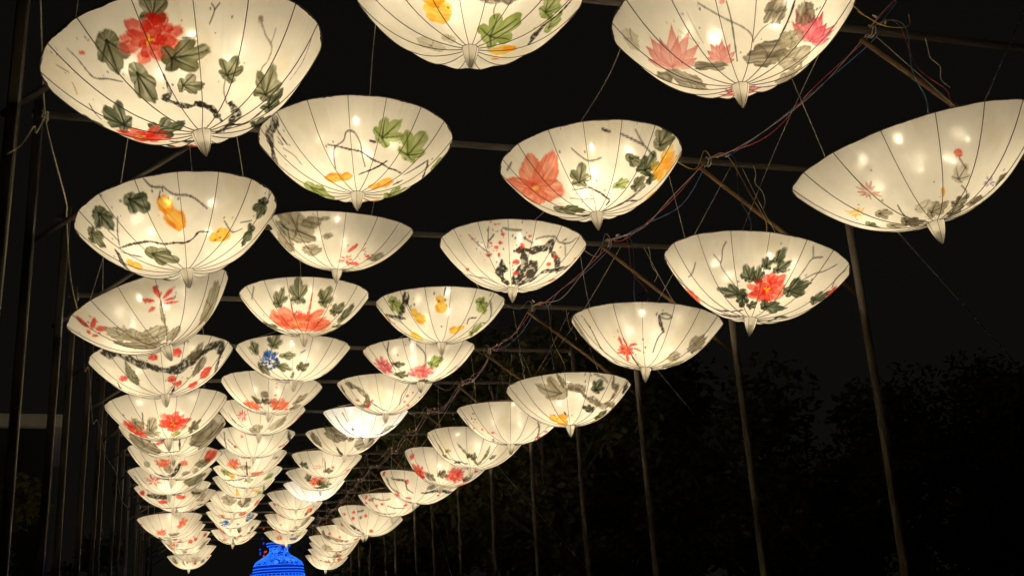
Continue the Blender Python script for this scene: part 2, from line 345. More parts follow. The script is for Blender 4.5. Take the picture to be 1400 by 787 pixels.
    def radial(s, e, c):
        L = s.local(e, 1.4)
        if L is None: return
        idx, p, q = L; rng = s.rng; n = rng.choice((8, 9, 11))
        for i in range(n):
            a = i*6.283/n + rng.uniform(-.25, .25); r = rng.uniform(0.6, 1.05)
            s.oval(idx, p, q, 0.52*r*math.cos(a), 0.52*r*math.sin(a), a, 0.48*r, 0.115, np.asarray(c)**rng.uniform(.7, 1.2), 0.9, 0.4, 0.85)
    def lotus(s, e, c):
        L = s.local(e, 1.5)
        if L is None: return
        idx, p, q = L; rng = s.rng
        for a, r in ((1.35, .75), (-1.35, .75), (0.95, .95), (-0.95, .95), (0.55, 1.05), (-0.55, 1.05), (0.0, 1.1), (0.28, .9), (-0.3, .85)):
            a += rng.uniform(-.08, .08); bx = -0.6; m = 0.75*r
            d = s.oval(idx, p, q, bx+m*math.cos(a), m*math.sin(a), a, 0.72*r, 0.25, np.asarray(c)**rng.uniform(.55, .85), 0.93, -0.8, 0.75)
            t = (p-bx)*math.cos(a)+q*math.sin(a)
            s.lay(idx, (1-sstep(0.9, 1.0, d))*sstep(0.7*r, 1.4*r, t)*0.7, np.asarray(c)**1.6)
            s.lay(idx, sstep(0.86, 0.95, d)*(1-sstep(0.97, 1.06, d))*0.55, np.asarray(c)**2.0)
    def gourd(s, e, c):
        L = s.local(e, 1.4)
        if L is None: return
        idx, p, q = L
        for cx, r in ((-0.42, 0.44), (0.36, 0.62)):
            s.oval(idx, p, q, cx, 0, 0, r*1.02, r*1.35, np.asarray(c)**0.8, 0.96, -1.0)
            s.oval(idx, p, q, cx-0.1*r, 0.35*r, 0, r*0.5, r*0.55, np.asarray(c)**0.42, 0.7, 0)
            s.oval(idx, p, q, cx+0.15*r, -0.75*r, 0.3, r*0.7, r*0.30, np.asarray(c)**1.6*np.array([.8, .7, 1]), 0.65, 0)
    def cluster(s, e, c):
        L = s.local(e, 1.4)
        if L is None: return
        idx, p, q = L; rng = s.rng
        for i in range(60):
            a = rng.uniform(0, 6.28); r = math.sqrt(rng.random())*0.9; s.oval(idx, p, q, r*math.cos(a), r*math.sin(a), a+rng.uniform(-.5, .5), 0.19, 0.11, np.asarray(c)**rng.uniform(.6, 1.4), 0.96, 0.2)
    def stroke(s, pts, w, c):
        w = w*(1.5 if w > 0.024 else 1.25 if w > 0.010 else 1.0)
        P = np.array(pts).reshape(-1, 2)
        if len(P) > 2: P = np.array([v[:2] for v in spline([(a, b, 0) for a, b in P], 4)])
        lo = P.min(0)-w*2; hi = P.max(0)+w*2
        idx = np.nonzero((s.X > lo[0]) & (s.X < hi[0]) & (s.Y > lo[1]) & (s.Y < hi[1]))[0]
        if len(idx) == 0: return
        s.n += 1; o = s.n*7; x = s.X[idx]; y = s.Y[idx]; best = np.full(len(idx), 9.0); tt = np.zeros(len(idx)); seg = np.hypot(*np.diff(P, axis=0).T); tot = max(seg.sum(), 1e-6); acc = 0
        for i in range(len(P)-1):
            d = P[i+1]-P[i]; l2 = max(d@d, 1e-9); t = np.clip(((x-P[i, 0])*d[0]+(y-P[i, 1])*d[1])/l2, 0, 1)
            dd = np.hypot(x-P[i, 0]-d[0]*t, y-P[i, 1]-d[1]*t); m = dd < best; best[m] = dd[m]; tt[m] = (acc+seg[i]*t[m])/tot; acc += seg[i]
        big = w > 0.035
        hw = 0.5*w*(0.35+1.1*vnoise(tt*tot/max(w, .02)*0.9+o, tt*0+o, o))*(0.35+0.65*sstep(0, .12, tt)*(1-0.6*sstep(.8, 1, tt)))
        if big: hw = hw*(0.75+0.6*fbm(x/w*1.4+o, y/w*1.4, o))
        hw = np.maximum(hw, s.px*0.30)
        al = 1-sstep(hw*0.8, hw+s.px*0.45, best)
        if big: al = al*(0.62+0.38*sstep(0.30, 0.46, fbm(x/w*3.6+o, y/w*3.6+o, o+1)))*(0.5+0.5*sstep(0.22, 0.34, fbm(x/w*1.6+o, y/w*1.6+o, o)))
        tone = 0.70+0.7*fbm(x/max(w, .03)+o, y/max(w, .03), o+1)
        s.lay(idx, al*0.97*min(1, 0.7+0.3*w/max(s.px*1.3, 1e-6)), np.asarray(c)[None, :]**np.clip(tone, .45, 1.4)[:, None])
    def run(s, text):
        fn = {'L': s.leaf, 'W': s.wash, 'P': s.peony, 'H': s.mallow, 'R': s.radial, 'O': s.lotus, 'G': s.gourd, 'B': s.cluster}
        for ln in text.strip().splitlines():
            t = ln.split(); k, c = t[0][0], COL[t[0][1]]; v = [float(a) for a in t[1:]]
            if k == 'S': s.stroke(v[1:], v[0], c)
            elif k == 'E':
                L = s.local(v)
                if L is not None: s.oval(*L, 0, 0, 0, 1, 1, c, 0.95, 0.3)
            else: fn[k](v, c)
            if s.px < 0.022 and s.rng.random() < 0.5:
                x0, y0 = (v[1], v[2]) if k == 'S' else (v[0], v[1])
                for i in range(3):
                    w = s.px*s.rng.uniform(.5, 1.1); dx, dy = s.rng.gauss(0, .09), s.rng.gauss(0, .09); L = s.local((x0+dx, y0+dy, w, 0, 0, w))
                    if L is not None: s.oval(*L, 0, 0, 0, 1, 1, COL['k'] if s.rng.random() < .7 else c, 0.75, 0)

POSES = {'A1':(-0.078,3.668,2.048,0.214,0.029),
 'A2':(-0.123,5.333,2.078,0.171,-0.070),
 'A3':(-0.300,6.647,2.027,0.382,0.001),
 'A4':(-0.262,8.135,2.066,0.119,-0.061),
 'A5':(-0.251,9.460,1.989,0.088,-0.038),
 'A6':(-0.222,10.912,2.076,0.048,-0.172),
 'A7':(-0.219,12.453,2.079,-0.065,-0.008),
 'A8':(-0.293,13.896,2.079,0.014,-0.010),
 'A9':(-0.283,15.340,2.092,0.049,-0.007),
 'A10':(-0.194,16.794,2.195,0.005,-0.000),
 'A11':(-0.359,18.070,1.966,0.048,-0.045),
 'A12':(-0.346,19.723,2.059,-0.001,0.000),
 'A13':(-0.281,21.168,2.157,0.007,-0.000),
 'A14':(-0.164,22.622,2.153,0.008,-0.000),
 'A15':(-0.133,24.076,2.160,0.010,-0.000),
 'A16':(0.007,25.532,2.122,0.006,-0.000),
 'A17':(-0.068,26.986,2.048,0.001,0.000),
 'B1':(1.070,3.888,2.625,-0.051,-0.035),
 'B2':(0.766,5.198,2.507,-0.004,-0.014),
 'B3':(0.894,6.905,2.667,-0.047,0.163),
 'B4':(0.770,8.045,2.535,-0.007,0.020),
 'B5':(0.806,9.440,2.480,0.003,0.013),
 'B6':(0.707,10.726,2.446,-0.085,-0.031),
 'B7':(0.711,12.592,2.591,-0.051,-0.003),
 'B8':(0.702,13.837,2.525,-0.019,0.000),
 'B9':(0.706,15.101,2.485,0.000,0.002),
 'B10':(0.764,16.686,2.515,-0.028,-0.001),
 'B11':(0.767,18.137,2.569,-0.029,-0.013),
 'B12':(0.698,19.651,2.509,-0.044,0.001),
 'B13':(0.694,21.158,2.544,-0.002,0.000),
 'B14':(0.739,22.631,2.515,-0.063,0.001),
 'B15':(0.909,24.064,2.493,-0.003,0.000),
 'B16':(0.879,25.321,2.418,-0.068,0.010),
 'C1':(2.104,3.526,2.396,0.012,0.037),
 'C2':(2.043,5.094,2.428,0.024,-0.018),
 'C3':(2.018,6.564,2.468,-0.063,0.009),
 'C4':(1.817,7.938,2.471,-0.008,0.031),
 'C5':(1.927,9.363,2.467,0.017,0.018),
 'C6':(1.863,10.844,2.489,-0.006,0.011),
 'C7':(1.905,12.456,2.514,-0.008,0.047),
 'C8':(1.859,14.003,2.553,-0.006,-0.001),
 'C9':(1.815,15.596,2.511,-0.048,0.001),
 'C10':(1.814,16.592,2.458,0.048,-0.004),
 'C11':(1.893,18.058,2.470,0.026,-0.001),
 'C12':(1.721,19.556,2.512,0.023,0.002),
 'C13':(1.854,21.031,2.511,-0.018,0.000),
 'C14':(1.879,22.625,2.423,-0.089,0.002),
 'C15':(2.000,24.025,2.497,-0.002,0.000),
 'C16':(2.042,25.561,2.408,0.027,-0.003),
 'D1':(2.821,3.455,1.781,0.180,0.013),
 'D2':(2.926,5.001,1.832,-0.205,0.050),
 'D3':(2.870,6.400,1.898,-0.101,0.043),
 'D4':(2.820,7.908,1.788,-0.024,-0.026),
 'D5':(2.798,9.452,1.914,-0.063,0.020),
 'D6':(2.830,11.001,1.928,-0.155,-0.052),
 'D7':(2.817,12.334,1.924,-0.240,-0.059),
 'D8':(2.781,13.784,1.896,-0.235,-0.018),
 'D9':(2.694,15.224,1.894,-0.023,0.052),
 'D10':(2.587,16.604,1.774,-0.230,-0.102),
 'D11':(2.695,18.141,1.881,0.001,-0.000),
 'D12':(2.582,19.604,1.898,-0.000,0.000),
 'D13':(2.606,21.058,1.870,0.002,-0.000),
 'D14':(2.757,22.497,1.877,0.002,-0.000),
 'D15':(2.872,23.942,1.867,0.004,-0.000),
 'D16':(2.952,25.477,1.812,-0.086,0.000)}
PAINT={
'A1':(1.451,'''Lo -.474 .695 .016 -.098 .121 .072
Lo -.143 .920 .047 .078 -.085 .007
Pr -.196 .789 .188 .013 .037 .128
Lo -.321 .547 .041 -.115 .098 .070
Lo -.038 .695 .155 .010 .003 .079
Lo -.030 .515 .081 -.010 .013 .067
Lo .260 .538 .054 .050 -.059 .063
Lo .511 .226 .055 .112 -.084 .131
Ld .534 .003 .074 .059 -.037 .131
Ld .421 -.229 .076 -.036 -.009 .117
Er -.663 .586 .025 .014 .004 .016
Er -.592 .687 .011 .005 .002 .006
Ld -.534 .082 -.076 .052 -.064 -.195
Ld -.260 .080 .116 .056 .006 .143
Pr -.426 -.112 .200 .107 .024 .199
Ld -.735 -.238 .087 -.004 .012 .098
Ld -.174 -.380 .119 -.003 .003 .095
Er -.128 -.362 .112 -.007 .002 .061
Sk .030 -.167 .597 -.151 .485 -.190 .419 -.115 .382 -.038 .344 .035 .359 .096 .276 .131 .187 .155 .118
Sk .038 .002 .376 .033 .349 .099 .298 .129 .240
Sk .044 .082 -.059 .192 -.008 .263 .139 .231 .284
Sk .017 .194 .028 .316 -.042 .465 -.001 .605 .022
Sk .037 -.233 -.142 -.147 -.148 -.060 -.176
Sg .009 .534 .717 .552 .618 .583 .521 .538 .456 .485 .434 .446 .325
Sg .005 .632 .597 .578 .538
Eg .535 .708 .006 .024 -.019 .011
Sk .004 .228 .904 .241 .875 .190 .825
Sk .004 .241 .876 .283 .893
Sk .007 -.751 .558 -.692 .517 -.626 .450 -.534 .485 -.443 .507
Sk .006 -.857 .361 -.784 .377
Sg .005 -.785 .292 -.778 .180
Sk .010 -.711 .153 -.673 -.045
Sk .005 .001 .791 .096 .789
Sg .009 .222 .488 .202 .414 .209 .295
Sk .008 .902 .248 .815 .136 .698 .105'''),
'B1':(1.739,'''Ey -.260 .384 .117 -.015 .036 .108
Ea -.298 .475 .092 .026 .002 .064
Ll .218 .184 .145 .088 -.060 .153
Ll .665 .221 .084 .052 -.074 .128
Ll .704 -.024 .071 .063 -.042 .107
Sk .041 .879 .095 .763 .063 .619 .050 .512 -.105
Sw .039 .064 .528 .158 .505 .253 .484 .389 .464
Ey .273 -.072 .132 -.029 -.005 .076
Ea .338 -.074 .064 -.012 -.006 .048
Ea .220 -.224 .044 -.020 -.001 .032
Wq -.328 -.022 .171 -.032 .023 .110
Wq -.184 .119 .084 -.031 .016 .064
Sk .004 .213 .460 .193 .409 .201 .340'''),
'C1':(1.694,'''Op -.512 .343 .019 .246 -.192 -.110
Op -.117 .431 .014 .122 -.096 .006
Om .627 .230 .073 .108 -.152 .278
Ww .222 .321 .227 -.058 -.010 .166
Ww .333 .619 .086 .071 -.087 .087
Ww .550 .474 .032 .102 -.095 .091
Wg .425 .358 .127 -.038 -.023 .112
Wg .444 .113 .148 -.009 -.055 .239
Ww -.214 .306 .188 .006 .007 .065
Ww -.408 .045 .192 -.075 .036 .151
Ww -.617 -.061 .090 .033 .033 .173
Rm -.018 -.163 .276 -.052 .002 .190
So .010 -.027 .782 -.007 .652 -.001 .343
So .008 -.241 .775 -.080 .704 .106 .581 .138 .489
So .004 .139 .503 .215 .559 .314 .568
Sk .012 .475 .612 .424 .534 .360 .462
Wq -.824 .253 .045 -.101 .081 .136
Sq .008 -.332 .714 -.242 .521
Sq .008 -.421 .581 -.270 .518
Ep -.060 .785 .026 -.002 .002 .013
Wg .399 -.187 .145 .014 -.022 .179'''),
'D1':(1.336,'''Rn -.394 .597 .109 .016 .033 .110
Ry -.551 .310 .093 .051 .025 .127
Rv .459 .231 .066 -.008 -.029 .161
Lg -.358 .354 .064 .005 .017 .087
Lo -.473 .120 .046 -.049 .018 .086
Lg -.302 .120 .074 -.015 .010 .089
Lw -.178 .175 .086 -.050 .012 .103
Lg .022 .271 .082 .042 -.011 .128
Wq -.044 .380 .093 .014 -.001 .097
Ey .120 .482 .013 .057 -.016 .010
Lw .206 .253 .070 .009 -.009 .091
Lw .151 .092 .071 .037 -.007 .109
Lq .271 .526 .053 .044 -.040 .072
Es .306 .694 .033 -.022 .010 .027
Sk .004 .303 .661 .327 .554
Sk .008 -.223 .463 -.201 .323 -.142 .225
Lw .312 .083 .064 -.009 -.009 .110
Lw .546 .076 .048 .013 -.017 .100
Sk .006 .260 .441 .282 .343 .263 .195
Lw -.425 -.125 .066 .022 .002 .052'''),
'A2':(1.519,'''Ld -.706 .539 .065 -.050 .105 .143
Ld -.388 .795 .103 -.023 .082 .102
Lo -.817 .228 .057 -.065 .063 .142
Ld .829 .328 -.053 -.059 .068 -.121
Ld .667 .154 -.069 -.072 .047 -.116
Lo -.248 .314 .137 -.065 .047 .142
Ga -.067 .746 .087 -.135 .105 .051
Gy .356 .416 .121 -.020 -.018 .104
Gy -.493 .048 .071 -.057 .029 .108
Sk .010 -.261 .961 -.201 .921 -.116 .921 -.108 .897
Sk .010 -.101 .926 -.012 .874 .103 .855 .185 .812 .277 .716
Sk .005 -.129 .896 -.158 .845
Sk .015 -.593 .281 -.435 .417 -.329 .468 -.199 .471 .070 .476 .171 .542 .262 .517
Sk .009 .428 .536 .494 .368 .594 .316
Sk .037 -.637 .209 -.605 .065 -.581 -.133 -.500 -.288
Sk .012 -.586 .227 -.486 .246 -.400 .250
Sk .005 -.550 .627 -.585 .464 -.588 .316
Sk .007 -.665 .429 -.581 .361
Ld -.654 -.262 .087 -.020 .009 .102
Ek -.258 -.338 .092 -.000 .002 .070
Sk .007 .584 .404 .703 .309
Sk .009 .924 .381 .907 .302'''),
'B2':(1.668,'''Ll .286 .716 .107 .043 -.087 .101
Ll .547 .455 .105 .064 -.117 .171
Ll .850 -.241 .088 -.043 -.017 .235
Ll .374 -.208 .123 .008 -.016 .175
Ll -.438 -.148 .135 -.083 .040 .260
Ga -.175 .292 -.154 -.056 .004 -.097
Ga .230 .147 .137 .024 -.015 .104
Ea .140 -.404 .102 -.018 -.001 .149
Sk .075 -.780 .577 -.854 .382 -.875 .200
Sk .043 -.865 .238 -.852 .087 -.828 -.128 -.793 -.250
Sk .014 -.787 .468 -.691 .408
Sk .011 -.280 .632 -.024 .625 .127 .546 .297 .405 .442 .252
Sk .008 -.210 .409 -.221 .600 -.128 .694 -.097 .768 -.022 .767 .036 .678 .051 .582 .081 .451
Sk .014 .019 .346 .111 .401 .219 .429 .296 .468
Sk .015 .475 .191 .637 .179 .728 .169
Sk .021 .728 .169 .714 -.031 .686 -.263
Sk .018 .366 .080 .462 .102
Sk .012 .127 .696 .188 .676
Sk .005 -.784 .393 -.732 .361 -.779 .346
Sk .005 -.734 .322 -.626 .333 -.552 .275'''),
'B3':(1.489,'''Wg -.564 .611 .332 .081 .108 .279
Wg -.361 .821 .176 .074 -.005 .087
Wg -.204 .914 .116 .028 -.002 .025
Wg -.147 .746 .095 .021 -.003 .045
Wg -.346 .454 .158 .103 -.003 .153
Wg -.687 .246 .153 -.069 .077 .259
Ww .503 .266 .135 -.037 -.027 .136
Sk .019 -.766 .519 -.671 .528
Sk .008 -.672 .544 -.578 .131
Sk .006 -.534 .634 -.308 .680
Rr .108 .401 .139 .033 -.017 .118
Er .180 .591 .066 .058 -.018 .025
Er .330 .541 .032 .023 -.007 .013
Er .385 .388 .037 -.011 -.005 .032
Er .188 .284 .110 -.049 -.000 .056
Sg .019 -.366 -.125 -.111 -.098 .104 .045 .284 .139'''),
'B4':(1.836,'''Lo -.375 .676 .046 .132 -.098 -.010
Lo -.096 .818 -.002 .137 -.136 -.014
Lo .294 .724 .073 .091 -.105 .082
Lo .468 .485 .091 .034 -.053 .105
Lo .595 .241 .119 .077 -.050 .146
Lo .498 .032 .092 -.105 -.006 .091
Lo .338 -.238 .134 -.027 -.002 .145
Ps -.085 .394 .423 .059 -.001 .255
Es -.392 .355 .128 -.085 .056 .140
Es .239 .264 .156 .018 -.024 .170
Ss .020 .111 .845 .072 .654 .016 .475
Ss .015 -.202 .713 -.173 .545
Es -.010 -.311 .349 -.020 -.000 -.083
Lo -.518 -.034 .148 .040 .013 .141
Sk .006 -.761 .606 -.797 .358
So .027 -.308 .011 -.100 -.076'''),
'C2':(1.583,'''Hs -.615 .322 .324 .248 .047 .376
Lo -.130 .572 .034 .113 -.101 .017
Lo .432 .611 .083 -.090 .050 .038
Ll .267 .422 .089 -.004 -.016 .080
Lo .765 .513 .071 .024 -.111 .171
Ld .583 .423 .073 .057 -.079 .122
Lo .455 .301 .072 .033 -.040 .094
Ld .622 .215 .073 .010 -.033 .092
Lo -.332 .084 .159 .028 .015 .137
Py .775 .205 .140 .039 -.084 .218
Ey .611 -.292 .080 -.007 -.006 .129
Sk .031 .076 .039 .249 .090 .409 .144 .539 .194
Sk .018 .153 .937 .235 .900
Sk .010 .334 .855 .445 .773 .571 .644 .669 .464
Sk .009 .498 .812 .565 .660
Sk .008 -.178 .829 -.094 .773 -.013 .736 .113 .740
Sk .014 -.058 .492 .025 .428 .148 .262 .113 .165
Sk .008 -.224 .454 -.031 .472
Sk .006 -.260 .321 -.014 .321
Sk .021 -.280 -.038 -.066 -.039
Sk .015 .092 .033 .312 .108 .520 -.065
Sk .007 -.839 .431 -.918 .226'''),
'D2':(1.858,'''Ld .111 .777 .005 .052 -.056 .010
Ld .224 .815 .054 .047 -.052 .038
Ld .249 .728 .083 .028 -.035 .049
Ld -.061 .667 -.037 .072 -.071 -.035
Ld .032 .669 .007 .078 -.064 .008
Ld -.177 .454 -.142 -.016 -.007 -.091
Ld .400 .475 .123 .004 -.038 .109
Ld .183 .290 .131 -.057 .004 .107
Ld -.100 .407 -.008 -.121 .065 .001
Ld -.007 .312 .045 .056 -.022 .054
Pr .136 .537 .193 .071 -.059 .149
Pr -.648 -.086 .102 -.034 .025 .168
Pr .827 -.048 .060 .027 -.020 .111
Er .722 -.191 .057 .025 -.005 .052
Ld .677 .089 .098 -.050 -.032 .156
Sk .007 -.317 .879 -.348 .818 -.348 .742 -.357 .678 -.292 .626 -.198 .558
Sk .004 -.438 .736 -.359 .702
Sk .007 -.628 .535 -.655 .396 -.702 .267
Sk .007 .413 .550 .498 .637 .571 .698 .670 .651
Sk .005 .563 .798 .577 .700
Sk .006 .456 .531 .590 .546 .718 .488 .830 .441
Sk .023 -.906 -.216 -.637 .027 -.394 .022 -.239 .094 -.091 .205
Sk .032 .051 -.079 .187 -.102 .299 .024 .451 -.129
Sk .036 -.496 -.260 -.269 -.081 -.087 .053
Sk .010 .952 .201 .839 .253 .829 .076'''),
'D3':(1.615,'''Pr -.259 .429 .116 .050 .000 .105
Er -.324 .547 -.027 .072 -.020 -.018
Er -.266 .571 -.033 .050 -.012 -.012
Er -.158 .558 .054 .018 -.002 .021
Er -.238 .308 .010 -.109 .020 .016
Er -.107 .485 .051 -.015 .004 .015
Sk .027 .153 .885 .176 .810 .214 .722
Sk .007 .153 .885 .236 .886 .315 .837 .252 .837 .167 .873
Sk .010 .214 .722 .153 .662 .113 .554 .087 .445
Sk .014 -.845 .474 -.739 .437 -.666 .352 -.580 .215 -.448 .071 -.345 -.027 -.197 -.111 -.092 -.185
Wg -.876 .094 .134 -.125 .031 .127
Wg -.653 -.132 .202 -.104 .017 .194
Ww .644 .241 .147 .031 -.068 .227
Wg .356 .256 .115 .009 -.030 .160
Wg .351 -.055 .205 -.018 -.011 .165
Sk .016 -.186 .392 -.077 .037'''),
'D4':(1.600,'''Lg -.187 .774 -.220 -.001 -.043 -.153
Sw .052 -.155 .974 -.076 .893 .008 .862 .150 .801 .262 .685
Sw .064 .261 .672 .377 .575 .525 .349 .666 .210 .722 -.148
Ww .180 .807 .135 -.080 .038 .048
Sw .043 .715 .690 .702 .569 .763 .453 .682 .364 .587 .349
Ld .444 .714 .060 .049 -.094 .097
Ld .320 .446 -.095 .077 -.013 -.078
Ld .462 .094 .101 .007 -.025 .167
Ld .893 .194 .040 .076 -.039 .118
Ga -.187 .235 .157 -.099 .033 .183
Ea -.108 .370 .092 .008 .003 .073
Ey .441 -.150 .120 -.069 -.001 .063
Sk .022 -.081 .475 -.062 .421
Sk .006 .411 .899 .541 .803 .612 .687'''),
'C3':(1.656,'''Sk .056 .013 .716 .128 .721 .301 .684 .418 .666 .504 .674 .493 .590
Sk .083 .128 .696 .159 .553 .103 .422 .017 .173
Sk .113 .232 .568 .264 .443 .194 .267 .077 .134
Sk .060 -.146 .598 -.131 .472 -.175 .406 -.072 .167
Sk .044 .508 .582 .589 .381 .599 .132
Sk .044 .225 .167 .399 .319 .581 .212 .770 .020
Sk .008 .299 .799 .414 .782 .546 .721 .608 .625 .761 .493 .836 .473
Sk .010 -.133 .925 -.075 .921 .110 .910
Sk .005 -.319 .898 -.327 .696
Sk .011 -.319 .767 -.247 .849
Sk .009 .140 .845 .256 .772
Sk .005 -.568 .713 -.422 .671 -.305 .653
Sk .006 .692 .549 .700 .365
Sk .011 -.618 -.003 -.385 .188 -.102 .087
Er -.132 .874 .029 .003 -.000 .017
Er -.161 .788 .035 .005 -.000 .016
Er -.290 .759 .026 .007 .000 .011
Es -.218 .729 .038 .008 -.000 .018
Ec -.320 .617 .044 .016 .000 .023
Er -.182 .653 .022 .004 -.000 .032
Ec .120 .762 .037 -.004 -.001 .032
Ec .043 .581 .052 -.002 -.000 .039
Er .037 .412 .047 -.002 -.000 .043
Er .570 .465 .029 -.022 -.002 .044
Er .477 .414 .035 -.023 -.001 .039
Er .219 .843 .026 -.005 -.000 .014
Er -.233 .941 .026 .005 -.000 .008
Er -.183 .947 .014 .002 -.000 .007
Er -.290 .943 .013 .003 -.000 .006
Er -.539 .695 .018 .010 .000 .014
Er -.583 .710 .013 .008 .000 .010
Er -.611 .169 .029 .039 .002 .048
Es .869 .427 .019 -.024 -.001 .021
Er .843 .085 .014 -.029 -.000 .034
Er -.404 .726 .013 .005 .000 .010
Er .532 -.071 .060 -.038 -.005 .053'''),
'C4':(1.799,'''Gy .001 .828 .018 -.117 .112 .010
Gy -.346 .613 .110 -.070 .067 .091
Gy .244 .407 -.126 -.016 .023 -.106
Ey -.383 .129 .098 -.066 .026 .133
Ea -.853 -.112 .072 -.021 .007 .078
Ll -.695 .573 .068 -.062 .084 .118
Ll .617 .596 .046 -.154 .097 -.044
Ll .495 .141 .095 .069 -.038 .161
Ll -.595 -.150 .076 .016 .005 .114
Sk .052 -.524 .824 -.521 .744 -.571 .599 -.622 .428
Sk .015 -.480 .840 -.476 .778 -.536 .712
Sk .029 -.842 .155 -.699 .343 -.548 .465
Sk .014 -.493 .724 -.445 .660
Sk .014 .078 .989 .054 .923
Sk .023 -.843 .136 -.775 -.125
Sk .014 .740 .551 .776 .298 .719 .110 .638 .227
Sk .015 .393 .434 .422 .517 .528 .460
Sk .009 -.842 .155 -.612 .335 -.468 .254'''),
'A3':(None,'''Er .110 .863 -.014 .059 -.033 -.002
Er .228 .802 .087 .015 -.012 .022
Er -.010 .819 .063 -.021 .012 .020
Er .219 .745 .069 -.024 .003 .014
Er .221 .708 .088 -.040 .005 .015
Er -.009 .730 .052 .018 -.007 .018
Sg .034 .119 .777 .085 .674 .074 .514
Ec -.793 .463 .048 -.044 .026 .047
Er -.684 .509 .040 .106 -.027 -.009
Er -.618 .477 .067 .033 .014 .050
Er -.776 .310 .016 -.022 .024 .056
Er -.725 .290 .039 .035 .010 .048
Wg -.456 .438 .193 -.049 .059 .148
Wg -.280 .401 .179 -.080 .049 .147
Wg -.070 .366 .212 .030 .001 .225
Ww -.257 .204 .381 -.122 .017 .110
Wg .134 .285 .127 .071 -.024 .135
Wg .633 .170 .233 .168 -.058 .199'''),
'A4':(None,'''Sk .077 -.811 .533 -.652 .644 -.513 .721 -.367 .686 -.198 .673
Sk .082 -.198 .673 -.029 .625 .181 .585 .349 .627 .539 .634
Sk .074 .539 .634 .674 .612 .789 .514 .825 .360
Sk .048 .825 .360 .760 .209 .721 -.027
Wo -.421 .458 .089 -.206 .068 .079
Ww .467 .696 .131 .071 -.051 .062
Ww .490 .458 .126 .143 -.056 .086
Er -.540 .336 .068 .052 .005 .070
Er .199 .800 .065 -.017 .005 .052
Er -.119 .780 .069 .003 .005 .043
Er .100 .443 .065 .015 -.012 .066
Er .176 .321 .062 .011 -.010 .066
Er .385 .124 .076 .019 -.016 .094
Er .580 .226 .079 .055 -.043 .127
Sk .016 -.630 .147 -.578 -.155
Sk .024 .129 .266 .087 .044'''),
'A5':(None,'''Pr .093 .510 .247 -.031 -.006 .192
Pr -.521 .178 .182 -.062 .049 .231
Lg -.492 .401 .064 -.081 .078 .146
Lg -.270 .394 .066 .188 -.094 .065
Lw .400 .242 .095 .069 -.038 .138
Wg -.257 .251 .162 .054 .004 .133
El .125 .223 .077 .035 -.011 .090
Sk .011 -.386 .658 -.384 .346'''),
'A6':(None,'''Ww .660 .181 .344 .020 -.178 .627
Ww -.541 .187 .368 -.048 .095 .381
Sk .022 .119 .510 .119 .246
Er -.253 .418 .087 .066 -.010 .037
Sk .020 -.279 .142 .119 .201'''),
'A7':(None,'''Er .750 .469 .103 .058 -.095 .202
Wo .599 .444 .177 -.018 -.067 .197
Ps -.216 .623 .178 .062 -.011 .115
Es .206 .651 .092 -.019 -.008 .077
Sk .087 -.360 .198 -.053 .225 .121 .636
Wg -.092 .498 .129 .029 -.010 .146
Wg -.551 .357 .093 -.013 .045 .155
Wg .267 .346 .114 .039 -.023 .107
Wg .465 .316 .092 -.015 -.031 .148'''),
'A8':(None,'''Rr -.385 .596 .271 .137 -.002 .184
Wo .589 .399 .304 -.078 -.082 .299
Sk .023 -.892 .312 -.693 .200 -.487 -.088
Sk .037 .065 .097 .460 -.004 .777 -.062'''),
'A9':(None,'''Er -.789 .316 .079 .140 .004 .148
Sk .087 -.650 .411 -.375 .579 -.072 .650
Wg .703 .285 .273 -.330 -.048 .334
Er .202 .586 .138 -.051 .000 .076
Er -.257 .432 .122 .043 .001 .095
Sk .044 .480 .593 .703 .285'''),
'B5':(None,'''Bb -.402 .546 .177 .095 .002 .199
Lo -.329 .845 .048 .112 -.128 -.006
Lo -.648 .583 -.037 .075 -.102 -.122
Lo -.138 .720 .136 .020 -.000 .073
Lo -.226 .514 .157 -.025 .031 .115
Lo .127 .511 .103 .029 -.029 .105
Lo -.530 .269 .095 -.116 .061 .160
So .039 .004 .423 -.032 .205
So .046 -.430 -.088 -.248 .012 -.032 .088 .168 -.099
So .024 .426 -.203 .568 -.125
Sk .008 -.791 .516 -.704 .451
Sk .006 .124 .766 .194 .790'''),
'B6':(None,'''Ps .185 .382 .223 -.040 -.014 .215
Ps -.337 .217 .179 .017 .025 .214
Lw -.289 .466 .098 -.053 .036 .083
Ew -.124 .627 .082 .019 -.008 .082
Lw -.112 .482 .097 -.022 .018 .093
Lg .538 .345 .127 .042 -.041 .111
Lg .467 .136 .111 -.010 -.020 .121
Es .093 .839 .027 -.001 -.003 .020
Es .091 .779 .021 -.001 -.002 .017
Ew .087 .638 .031 .011 -.008 .017
Sk .027 -.504 -.162 -.211 -.176'''),
'B7':(None,'''Rr -.391 .609 .079 .205 -.151 .007
Wg -.081 .319 .176 .181 -.047 .224
Wg .386 .423 .238 .125 -.068 .170
Sk .025 -.713 .408 -.543 .302 -.378 .252
Er .846 -.088 .102 .090 -.014 .153'''),
'B8':(None,'''Es -.292 .772 .043 .014 -.001 .031
Er -.442 .421 .044 .035 -.001 .057
Er .730 .045 .052 -.002 -.011 .095
Sk .038 .818 .541 .881 -.075 .791 -.075
Sk .015 -.717 .610 -.650 .104
Sk .018 -.618 .500 -.394 .431
Sk .026 .583 .244 .772 .176'''),
'B9':(None,'''Ps -.411 .508 .160 .022 .046 .198
Ep -.144 .802 .101 .014 -.001 .040
Wg -.106 .531 .203 .027 -.001 .116
Sk .024 -.074 .692 -.035 .022
Es .204 .175 .187 -.033 -.007 .147
Eg .692 .473 .082 -.060 -.016 .069'''),
